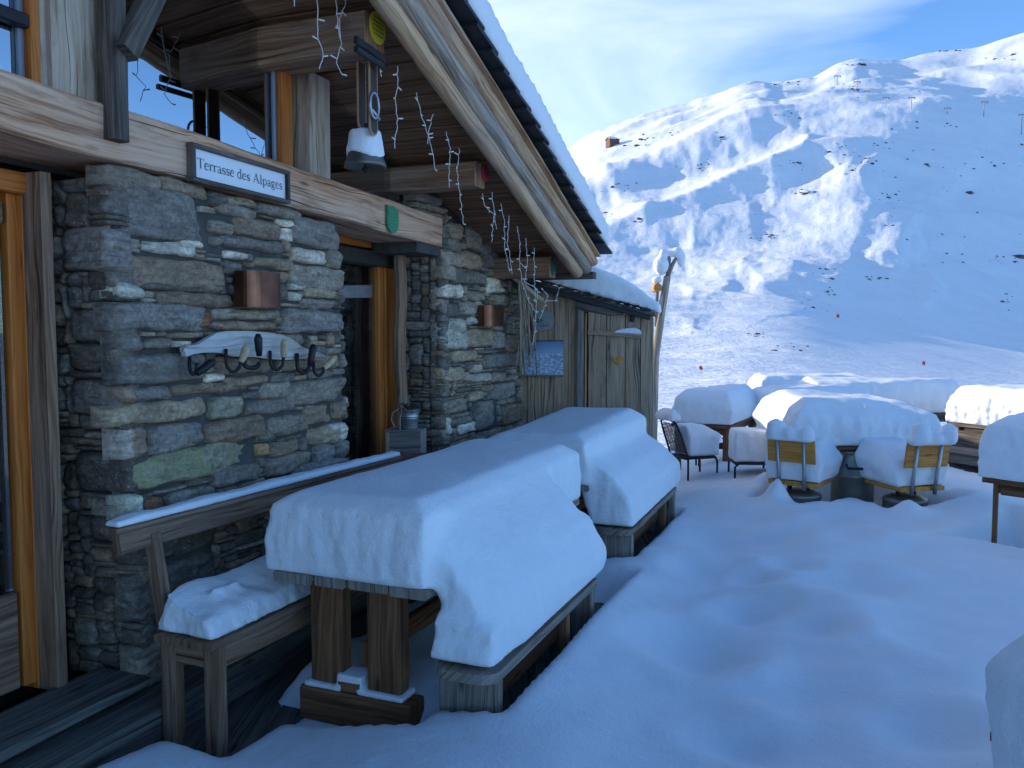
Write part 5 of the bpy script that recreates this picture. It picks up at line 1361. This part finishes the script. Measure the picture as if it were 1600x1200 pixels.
def gz(x, y):
    p = Vector((x, y, 0)); dn = (p - FO).dot(FN)
    b = -.06 + .19 * smooth01(.10, .48, dn + .12 * NZ.noise(Vector((x * 2.3, y * 2.3, 4)))) + .14 * smooth01(.8, 2.0, dn)
    b += .0045 * NZ.noise(Vector((x * 8.5, y * 8.5, 6))) + .05 * NZ.noise(Vector((x * .55, y * .55, 1))) + .034 * NZ.noise(Vector((x * 1.3, y * 1.3, 2))) + .008 * NZ.noise(Vector((x * 3.7, y * 3.7, 3)))
    b += .05 * smooth01(2.6, 4.5, x) * smooth01(9, 5, y)
    # trodden way up the middle
    cx = .95 + .17 * (y - 2.5) + .12 * math.sin(y * 1.1)
    g = math.exp(-((x - cx) / .55) ** 2)
    b -= .12 * g * (.75 + .5 * NZ.noise(Vector((x * .9, y * .9, 21)))); b += .045 * math.exp(-((x - cx + .95) / .35) ** 2) * (.6 + NZ.noise(Vector((x, y, 31)))) + .04 * math.exp(-((x - cx - 1.0) / .5) ** 2) * (.6 + NZ.noise(Vector((x, y, 41))))
    if 2 < y < 9 and .3 < x < 3.6:
        for sx, sy, ph, r in steps:
            d2 = ((x - sx) ** 2 + (y - sy) ** 2) / (r * r)
            if d2 < 5: b -= (.055 if ph else .03) * math.exp(-d2 * 1.3) - .012 * math.exp(-(math.sqrt(d2) - 1.5) ** 2 * 4)
    b -= .12 * smooth01(10.5, 14, y)
    for bx_, by_, bh_, br_ in BUMPS:
        d2 = ((x - bx_) ** 2 + (y - by_) ** 2) / (br_ * br_)
        if d2 < 9: b += bh_ * math.exp(-d2)
    for fr, x0, x1, y0, y1, fl, mg, nz in CARVES:
        a, c = fr.inv(p)
        if a < x0 - mg or a > x1 + mg or c < y0 - mg or c > y1 + mg: continue
        k = min(smooth01(x0 - mg, x0, a), smooth01(x1 + mg, x1, a), smooth01(y0 - mg, y0, c), smooth01(y1 + mg, y1, c))
        if nz: fl = fl + nz * .12 * NZ.noise(Vector((x * 2.6, y * 2.6, 8)))
        b = b * (1 - k) + (min(fl, b) if fl < .1 else fl) * k
    return b
def sheet(xs, ys, fz, name, m):
    nx, ny = len(xs), len(ys)
    V = [(x, y, fz(x, y)) for y in ys for x in xs]
    F = [(j * nx + i, j * nx + i + 1, (j + 1) * nx + i + 1, (j + 1) * nx + i) for j in range(ny - 1) for i in range(nx - 1)]
    me = bpy.data.meshes.new(name); me.from_pydata(V, [], F); me.polygons.foreach_set('use_smooth', [True] * len(F)); me.update(); me.materials.append(m)
    o = bpy.data.objects.new(name, me); COL.objects.link(o); return o
def frange(a, b, s): return [a + s * i for i in range(int(round((b - a) / s)) + 1)]
def edgefall(x, y):
    if y > 9.6 and x < 5:
        shade_bank = float(np.interp(y, [9.6, 10.2, 13.5, 17], [0, 1.6, 2.4, 2.9]))  # unseen snow bank behind the shed, added to shade the terrace
        return gz(x, y) - smooth01(14.2, 16.4, y) * 1.2 + shade_bank * math.exp(-((x - .3 - (y - 10) * .07) / .62) ** 2)
    e = smooth01(14.2, 16.4, y) * 1.6 + smooth01(10.0, 12.5, x) * .8
    return gz(x, y) - e
struct(sheet(frange(-4, 3.2, .035) + frange(3.25, 13, .06), frange(-2, 2.1, .2) + frange(2.2, 9.5, .04) + frange(9.57, 17, .07), edgefall, 'snow_ground', M['snowground']))
mb = MB()
for k in range(60):
    x = -5.2 + k * .145
    y0, y1 = -2, 12.0
    mb.beam((x, y0, -.02), (x, y1, -.02), .14, .03, (0, 0, 1), .004)
struct(mb.build('terrace_deck', M['deck']))

# ---- mountain side: height laid out over distance, with ribs, gullies and knolls
RID = [(600, 330), (800, 262), (880, 243), (925, 217), (1006, 191), (1069, 178), (1109, 171), (1150, 155), (1204, 139), (1267, 127), (1285, 110), (1300, 103), (1325, 94), (1366, 96), (1393, 97), (1427, 86), (1465, 78), (1510, 75), (1546, 62), (1600, 44), (1700, 8), (1900, -70), (2400, -90), (3600, 200)]
MIDC = [(600, 400), (880, 292), (1000, 246), (1100, 214), (1205, 184), (1300, 181), (1400, 179), (1500, 182), (1600, 186), (1750, 196), (2400, 220), (3600, 350)]
PIS = [(600, 420), (880, 445), (1037, 468), (1187, 466), (1225, 469), (1281, 481), (1319, 497), (1397, 512), (1506, 532), (1600, 551), (1800, 575), (3600, 600)]
_ux = np.arange(-6000, 6400, 4.0)
def soft(tab, sig):
    v = np.interp(_ux, [a for a, _ in tab], [b for _, b in tab]); k = np.exp(-.5 * (np.arange(-60, 61) * 4.0 / sig) ** 2); k /= k.sum()
    return np.convolve(np.pad(v, 60, mode='edge'), k, 'valid')
_T = {}
def ip(tab, u):
    k = id(tab)
    if k not in _T: _T[k] = soft(tab, 9 if tab is RID else 45)
    i = min(max((u + 6000) / 4.0, 0), len(_ux) - 2); j = int(i); t = _T[k]
    return float(t[j] + (t[j + 1] - t[j]) * (i - j))
LD = [math.log(v) for v in (13.0, 25, 60, 190, 245, 720, 820, 1500, 1900)]
def py(u, D):
    m, p, r = ip(MIDC, u), ip(PIS, u), ip(RID, u)
    dip = 5 * smooth01(1120, 1250, u)
    rt = smooth01(1120, 1750, u)
    ys = (735, 652 + 16 * rt, 588 + 62 * rt, p, p + 5, m, m + dip, r, r + 40)
    l = math.log(D); h = .07 * smooth01(25, 60, D)
    return sum(float(np.interp(l + d * h, LD, ys)) for d in (-1.6, -.8, 0, .8, 1.6)) / 5
RIBS = [([(1215, 190), (1130, 238), (1051, 250), (957, 280), (900, 305)], 15, 70, 16), ([(1345, 275), (1352, 325), (1322, 380), (1306, 430), (1290, 470)], 8, 75, 18), ([(1000, 398), (1070, 386), (1130, 392), (1190, 402)], 9, 26, 12),
        ([(1060, 181), (1130, 170), (1215, 171)], 6, 20, 9), ([(880, 250), (930, 243), (1010, 222), (1060, 205)], 5, 18, 9), ([(1230, 235), (1290, 262), (1330, 300)], 6, 24, 12), ([(920, 300), (980, 322), (1020, 345)], 7, 22, 10),
        ([(1180, 320), (1120, 345), (1060, 365)], 6, 26, 12), ([(1300, 140), (1380, 148), (1460, 142)], 5, 16, 8), ([(1395, 200), (1480, 190), (1600, 196)], 4, 18, 10), ([(1370, 420), (1400, 395), (1440, 385)], 6, 24, 10), ([(1240, 400), (1215, 430), (1180, 452)], 6, 26, 12), ([(1430, 330), (1400, 372), (1395, 410)], 7, 26, 10), ([(1520, 250), (1470, 300), (1440, 330)], 6, 30, 11), ([(1480, 430), (1450, 460), (1430, 480)], 6, 24, 10),
        ([(1265, 230), (1240, 262), (1190, 300)], 7, 30, 11), ([(1150, 430), (1110, 455), (1060, 462)], 6, 24, 9), ([(1000, 470), (1060, 490), (1100, 520)], 4, 20, 9)]
def ribs(u, y, X, Y):
    if u < 860 or u > 1660 or y < 60 or y > 520: return 0.0
    u2 = u + 16 * NZ.noise(Vector((u / 60, y / 40, 2))) + 6 * NZ.noise(Vector((u / 18, y / 14, 7))); y2 = y + 9 * NZ.noise(Vector((u / 55, y / 40, 12))) + 4 * NZ.noise(Vector((u / 15, y / 12, 9)))
    tot = 0.0
    for pl, amp, wu, wd in RIBS:
        best = 1e9; bs = 0; bt = 0; n = len(pl) - 1
        for i in range(n):
            (xa, ya), (xb, yb) = pl[i], pl[i + 1]; dx, dy = xb - xa, yb - ya; L2 = dx * dx + dy * dy
            t = min(1, max(0, ((u2 - xa) * dx + (y2 - ya) * dy) / L2)); ex, ey = u2 - xa - dx * t, y2 - ya - dy * t; d = math.hypot(ex, ey)
            if d < best: best = d; bs = 1 if (ey + ex * .35) > 0 else -1; bt = (i + t) / n
        w = wd if bs > 0 else wu
        if best < 3 * w:
            tot += amp * math.exp(-.5 * (best / w) ** 2) * min(1, 5 * bt + .15) * min(1, 5 * (1 - bt) + .15)
    return tot
def rot2(x, y, a): return x * math.cos(a) - y * math.sin(a), x * math.sin(a) + y * math.cos(a)
def terr(u, D):
    X, Y = (u - 800) / FPX * D, D
    yp_ = py(u, D)
    z = CAMZ + D * (520 - yp_ + ribs(u, yp_, X, Y) - 34 * smooth01(1300, 1750, u) * smooth01(200, 400, D) * smooth01(700, 480, D)) / FPX
    k = smooth01(40, 200, D)
    fade = 1 - .75 * smooth01(1250, 1500, D) 
    a, b = rot2(X, Y, .75)
    w1, w2 = NZ.noise(Vector((X / 160, Y / 160, 3.3))) * 45, NZ.noise(Vector((X / 160, Y / 160, 8.1))) * 45
    big = NZ.noise(Vector(((a + w1) / 190, (b + w2) / 420, 1.5)))
    rd = 1 - abs(NZ.noise(Vector(((a + w1) / 120, (b + w2) / 260, 6.2)))) * 2
    med = NZ.noise(Vector(((a + w1 * .5) / 48, (b + w2 * .5) / 80, 2.7)))
    sm = NZ.fractal(Vector((X / 26, Y / 26, .4)), .72, 2.15, 6)
    rg = NZ.ridged_multi_fractal(Vector((X / 70, Y / 70, 4.4)), .9, 2.1, 5, 1.0, 2.0)
    mk = smooth01(230, 420, D)
    z += mk * fade * (17.0 * big + 10.0 * rd - 4) + mk * fade * 5.0 * med
    pk = 1 - .85 * smooth01(1100, 1300, u) * smooth01(260, 190, D)      # groomed piste stays smooth
    z += k * (.35 + .65 * mk) * fade * 1.0 * sm * pk + mk * fade * 1.2 * max(0, rg - 1.0)
    z += .45 * NZ.noise(Vector((X / 7, Y / 7, 5))) * smooth01(25, 60, D) * pk * (1 - .6 * mk) + .9 * NZ.noise(Vector((X / 30, Y / 30, 15))) * smooth01(30, 80, D) * pk * (1 - mk)
    return Vector((X, Y, z))
us_ = [-5200, -4200, -3300, -2600, -2000, -1500, -1100, -800, -500, -300, -100, 50, 200, 350, 500, 600, 700, 780, 830] + [850 + 2.6 * i for i in range(308)] + [1660 + 18 * i for i in range(20)] + [2050, 2150, 2280, 2450, 2700, 3000, 3400, 3900, 4600, 5600]
Ds_ = [math.exp(math.log(13) + (math.log(1900) - math.log(13)) * i / 520) for i in range(521)]
V = [tuple(terr(u, D)) for D in Ds_ for u in us_]; nu = len(us_)
F = [(j * nu + i, j * nu + i + 1, (j + 1) * nu + i + 1, (j + 1) * nu + i) for j in range(len(Ds_) - 1) for i in range(nu - 1)]
me = bpy.data.meshes.new('mountain'); me.from_pydata(V, [], F); me.polygons.foreach_set('use_smooth', [True] * len(F)); me.update()
def mountain_mat():
    t = NT('mountain_snow'); P = t.n('ShaderNodeNewGeometry').outputs['Position']
    n1 = t.noise(P, .05, 6, .62); n2 = t.noise(P, .35, 5, .65); n3 = t.noise(P, .012, 4, .6)
    c = t.ramp(n1, [(.3, (.82, .845, .88)), (.7, (.90, .91, .925))])
    gm = t.n('ShaderNodeNewGeometry'); sx = t.n('ShaderNodeSeparateXYZ'); t.l(gm.outputs['Normal'], sx.inputs[0])
    steep = t.math('SUBTRACT', 1.0, sx.outputs[2])
    rk = t.math('ADD', t.math('MULTIPLY', steep, 1.5), t.math('ADD', t.math('MULTIPLY', n2, .5), t.math('MULTIPLY', n1, .55)))
    m = t.ramp(rk, [(1.0, (0, 0, 0)), (1.08, (1, 1, 1))])
    c = t.mix(m, c, (.085, .08, .075)); t.col(c)
    b1 = t.noise(P, 1.1, 5, .65); b2 = t.noise(t.mapping(P, (.18, .3, .3)), 1.0, 6, .68)
    t.bump(t.math('ADD', t.math('MULTIPLY', b1, .35), b2),   .55, 1.3); t.set(Roughness=.7, Specular_IOR_Level=.15)
    return t.m
me.materials.append(mountain_mat()); mo = bpy.data.objects.new('mountain', me); COL.objects.link(mo); struct(mo)
# plain snowfield behind and to the sides, far below the skyline
struct(sheet([-6000, -2500, -900, -300, -60, 0, 60, 300, 900, 2500, 6000], [-6000, -2500, -900, -300, -80, -20, 6, 12], lambda x, y: -2.2, 'snowfield', M['snowground']))

def hit(px_, y_):
    """point of the mountain seen at a pixel of the photograph (first crossing along the ray)"""
    d = ray(px_, y_); prev = 14.0
    D = 14.0
    while D < 1880:
        u = 800 + d.x / d.y * FPX
        z = CAMZ + d.z / d.y * D
        if terr(u, D).z > z:
            lo, hi = prev, D
            for _ in range(14):
                mdl = (lo + hi) / 2
                if terr(u, mdl).z > CAMZ + d.z / d.y * mdl: hi = mdl
                else: lo = mdl
            return terr(u, hi)
        prev = D; D *= 1.012
    return None

# ---- rocks breaking the snow: many, far and tiny, one mass; the ones that read singly are boulders of their own
def rock(mb, c, s, seed):
    bm = bmesh.new(); bmesh.ops.create_icosphere(bm, subdivisions=2, radius=1)
    b = len(mb.v); e = Vector((R.uniform(.7, 1.5), R.uniform(.6, 1.2), R.uniform(.35, .75)))
    for v in bm.verts:
        k = 1 + .45 * NZ.noise(v.co * 1.1 + Vector((seed, 0, 0))) + .2 * NZ.noise(v.co * 2.7 + Vector((0, seed, 0)))
        mb.vert(c + Vector((v.co.x * e.x, v.co.y * e.y, v.co.z * e.z)) * s * k)
    for f in bm.faces: mb.face([b + v.index for v in f.verts])
    bm.free()
mb = MB(); n = 0
clusters = [(1255, 302, 12, 4), (1245, 255, 14, 5), (1390, 305, 12, 6), (1362, 252, 10, 9), (1130, 215, 22, 7), (1000, 225, 20, 7), (1100, 260, 9, 6), (965, 290, 16, 5), (1235, 180, 18, 6), (1310, 230, 16, 9), (1330, 265, 14, 8), (1380, 225, 14, 8), (1520, 300, 8, 4), (1460, 250, 30, 16),
            (1560, 240, 30, 20), (1440, 195, 40, 6), (1230, 130, 20, 4), (1560, 90, 26, 5), (1480, 80, 22, 3), (1340, 100, 20, 3), (1270, 470, 20, 10), (1295, 455, 12, 5), (1230, 545, 22, 6), (1185, 525, 10, 3), (1580, 405, 20, 5), (1575, 470, 8, 14), (1290, 425, 22, 6), (1370, 435, 14, 6), (1000, 345, 6, 3), (940, 330, 10, 3), (1190, 370, 16, 6), (1040, 215, 18, 5), (1350, 140, 26, 8), (1420, 340, 60, 40), (1500, 380, 50, 30)]
for cx_, cy_, sx_, sy_ in clusters:
    for k in range(12):
        p = hit(cx_ + R.gauss(0, sx_ * .8), cy_ + R.gauss(0, sy_ * .7))
        if p is None: continue
        s = p.y / FPX * abs(R.gauss(1.0, .9)) + .25 * p.y / FPX
        rock(mb, p, s * 1.05, R.uniform(0, 90)); n += 1
for k in range(150):
    u = R.uniform(860, 1640); y = R.uniform(ip(RID, u) + 2, 520)
    p = hit(u, y)
    if p is None: continue
    rock(mb, p, p.y / FPX * R.uniform(.3, .9), R.uniform(0, 90))
o = mb.build('rock_outcrops', M['rock']); o['kind'] = 'stuff'; o['label'] = 'scattered dark rocks breaking through the snowy slope'
for x, y, s, lab in [(1257, 303, 8, 'dark boulder with a long shadow high on the sunlit slope'), (1512, 302, 8, 'lone snow topped boulder on the blue shaded slope at right'), (1209, 548, 7, 'biggest rock in the cluster on the lower knoll'), (998, 342, 6, 'flat dark boulder on the lower left slope near the roof'), (1592, 402, 12, 'broad dark rock at the right border of the slope'), (1182, 522, 7, 'snow capped rock above the lower cluster on the knoll')]:
    p = hit(x, y)
    if p is None: continue
    mb = MB(); rock(mb, p, p.y / FPX * s * .55, R.uniform(0, 90)); rock(mb, p + Vector((p.y / FPX * s * .5, 0, 0)), p.y / FPX * s * .4, R.uniform(0, 90))
    tag(mb.build('boulder', M['rock']), lab, 'rock')

# ---- far hut, chair lift pylons, piste markers
hp_ = hit(957, 228)
if hp_ is not None:
    sc_ = hp_.y / FPX; hut = thing('mountain_hut', 'tiny brown mountain hut with snowy roof on the left skyline slope', 'hut', hp_)
    fh = Frame(hp_, math.radians(24)); wv, dv, hv = 17 * sc_, 12 * sc_, 8 * sc_
    mb = MB(); mb.prism([(-dv / 2, -3 * sc_), (dv / 2, -3 * sc_), (dv / 2, hv), (0, hv * 1.55), (-dv / 2, hv)], fh(-wv / 2, 0, 0), fh.ey, zz, fh.ex, wv); mb.build('wall', M['hutwood'], hut)
    for s in (-1, 1):
        mb = MB(); mb.beam(fh(-wv * .56, s * dv * .28, hv * 1.28), fh(wv * .56, s * dv * .28, hv * 1.28), dv * .68, sc_ * .8, tuple(zz * 1 + fh.ey * s * .45)); mb.build('roof', M['slate'], hut)
    for k in (-.3, 0, .3):
        mb = MB(); mb.box(fh(wv * k, -dv / 2, hv * .5), wv * .14, sc_ * .4, hv * .35, math.radians(24)); mb.build('window', M['ink'], hut)
    snow_cap('hut_snow', 'snow on the roof of the tiny mountain hut', [[fh(x, y, z) for x in (-wv * .5, wv * .2) for y, z in ((-dv * .6, hv * 1.05), (-dv * .6, hv * 1.15), (0, hv * 1.62), (0, hv * 1.8))]], sc_ * .6, 2, 0, 0)
pyl = [(1308, 132, 13, 'pylon highest up beside the rocky knob of the ridge'), (1339, 138, 10, 'short pylon just right of the rocky knob'), (1354, 160, 17, 'pylon above the dark gully, third from the ridge knob'), (1384, 168, 15, 'pylon at the left end of the level stretch'), (1424, 170, 17, 'pylon in the middle of the level stretch'), (1480, 178, 9, 'small pylon low on the plateau edge'), (1537, 182, 22, 'tall pylon standing between the two bright tracks'), (1596, 210, 30, 'nearest and tallest pylon at the right border')]
tops = []
for x, y, hpx, lab in pyl:
    p = hit(x, y)
    if p is None: continue
    sc_ = p.y / FPX; H = hpx * sc_; t_ = thing('lift_pylon', 'grey lift ' + lab, 'pylon', p, 'chair lift pylons on the mountain')
    mb = MB(); mb.tube([p - zz * 2, p + zz * H], [sc_ * .55, sc_ * .4], 8); mb.build('mast', M['pylon'], t_)
    mb = MB(); mb.beam(p + Vector((-5 * sc_, 0, H)), p + Vector((5 * sc_, 0, H)), sc_ * .8, sc_ * .8); mb.build('cross_arm', M['pylon'], t_)
    for s in (-1, 1):
        mb = MB(); mb.beam(p + Vector((s * 4.6 * sc_, -2 * sc_, H - sc_ * 1.4)), p + Vector((s * 4.6 * sc_, 2 * sc_, H - sc_ * 1.4)), sc_ * .9, sc_ * 1.1); mb.build('pulley_set', M['pylon'], t_)
    tops.append(p + zz * H)
for x, y, s, lab in [(1309, 496, 3.6, 'small red piste marker on the crest of the snowy knoll'), (1443, 570, 4.2, 'small red piste marker on the smooth shaded slope'), (1095, 578, 4, 'red marker lying crooked on the sunlit lower slope')]:
    p = hit(x, y)
    if p is None: continue
    sc_ = p.y / FPX; t_ = thing('piste_marker', lab, 'marker', p, 'red piste markers')
    mb = MB(); mb.tube([p - zz * .3, p + zz * sc_ * 9], sc_ * .25, 6); mb.build('stake', M['pylon'], t_)
    mb = MB(); mb.beam(p + Vector((-sc_ * 2.2, -.02, sc_ * 2.2)), p + Vector((sc_ * 2.2, -.02, sc_ * 2.2 + (sc_ * 2 if x == 1095 else 0))), sc_ * .8, sc_ * s * 1.5); mb.build('disc', M['marker'], t_)

# ================================================================== SKY, SUN, CAMERA
SUN_EL = math.radians(14.6); to_sun_h = Vector((-.93, .36, 0)).normalized()
ts = to_sun_h * math.cos(SUN_EL) + zz * math.sin(SUN_EL)
world = bpy.data.worlds.new('World'); scene.world = world; world.use_nodes = True
wt = world.node_tree; wt.nodes.clear()
def wn(k, **kw):
    nd = wt.nodes.new(k)
    for a, b in kw.items(): setattr(nd, a, b)
    return nd
wo = wn('ShaderNodeOutputWorld'); bg = wn('ShaderNodeBackground'); sk = wn('ShaderNodeTexSky')
sk.sky_type = 'NISHITA'; sk.sun_disc = False; sk.sun_elevation = SUN_EL; sk.sun_rotation = math.atan2(to_sun_h.x, to_sun_h.y)
sk.altitude = 2200; sk.air_density = 1.0; sk.dust_density = .4; sk.ozone_density = 2.0
tcw = wn('ShaderNodeTexCoord'); mp = wn('ShaderNodeMapping'); mp.inputs['Scale'].default_value = (1.5, 1.5, 4.2); mp.inputs['Rotation'].default_value = (.25, .35, .3)
wt.links.new(tcw.outputs['Generated'], mp.inputs[0])
nz = wn('ShaderNodeTexNoise'); nz.inputs['Scale'].default_value = 1.9; nz.inputs['Detail'].default_value = 7; nz.inputs['Roughness'].default_value = .52; nz.inputs['Distortion'].default_value = .5
wt.links.new(mp.outputs[0], nz.inputs['Vector'])
sep = wn('ShaderNodeSeparateXYZ'); wt.links.new(tcw.outputs['Generated'], sep.inputs[0])
def wm(op, a, b, clamp=False):
    nd = wn('ShaderNodeMath', operation=op); nd.use_clamp = clamp
    for i, v in enumerate((a, b)):
        if isinstance(v, (int, float)): nd.inputs[i].default_value = v
        else: wt.links.new(v, nd.inputs[i])
    return nd.outputs[0]
# thin cirrus mostly on the sunward (left and ahead) side of the sky
side = wm('ADD', wm('MULTIPLY', sep.outputs[0], -1.0), wm('MULTIPLY', sep.outputs[1], .9))
dens = wm('ADD', wm('ADD', nz.outputs['Fac'], wm('MULTIPLY', side, .64)), -.385)
cr = wn('ShaderNodeValToRGB'); cr.color_ramp.elements[0].position = .37; cr.color_ramp.elements[1].position = .80
cr.color_ramp.elements[0].color = (0, 0, 0, 1); cr.color_ramp.elements[1].color = (1, 1, 1, 1); wt.links.new(dens, cr.inputs[0])
cl = wm('MULTIPLY', cr.outputs[0], .78)
mxw = wn('ShaderNodeMix', data_type='RGBA'); wt.links.new(cl, mxw.inputs[0]); wt.links.new(sk.outputs[0], mxw.inputs[6]); mxw.inputs[7].default_value = (5.9, 5.0, 4.75, 1)
tint = wn('ShaderNodeMix', data_type='RGBA', blend_type='MULTIPLY'); tint.inputs[0].default_value = 1; wt.links.new(mxw.outputs[2], tint.inputs[6]); tint.inputs[7].default_value = (.645, .88, 1.12, 1)
wt.links.new(tint.outputs[2], bg.inputs[0]); bg.inputs[1].default_value = .13
wt.links.new(bg.outputs[0], wo.inputs[0])
sun = bpy.data.lights.new('sun', 'SUN'); sun.energy = 2.6; sun.angle = math.radians(.5); sun.color = (1, .90, .76)
so_ = bpy.data.objects.new('sun', sun); COL.objects.link(so_); so_.rotation_euler = (-ts).to_track_quat('-Z', 'Y').to_euler()
cam = bpy.data.cameras.new('camera'); cam.sensor_width = 36; cam.sensor_fit = 'HORIZONTAL'; cam.lens = FPX / 1600 * 36; cam.clip_end = 12000; cam.clip_start = .05
co_ = bpy.data.objects.new('camera', cam); COL.objects.link(co_); co_.location = CAM; co_.rotation_euler = (PI / 2 - PITCH, 0, 0)
scene.camera = co_
scene.view_settings.view_transform = 'Standard'; scene.view_settings.look = 'None'; scene.view_settings.gamma = 1; scene.view_settings.exposure = 1.17
scene.cycles.max_bounces = 8; scene.cycles.diffuse_bounces = 4; scene.cycles.glossy_bounces = 4; scene.cycles.transparent_max_bounces = 8
scene.cycles.use_denoising = True
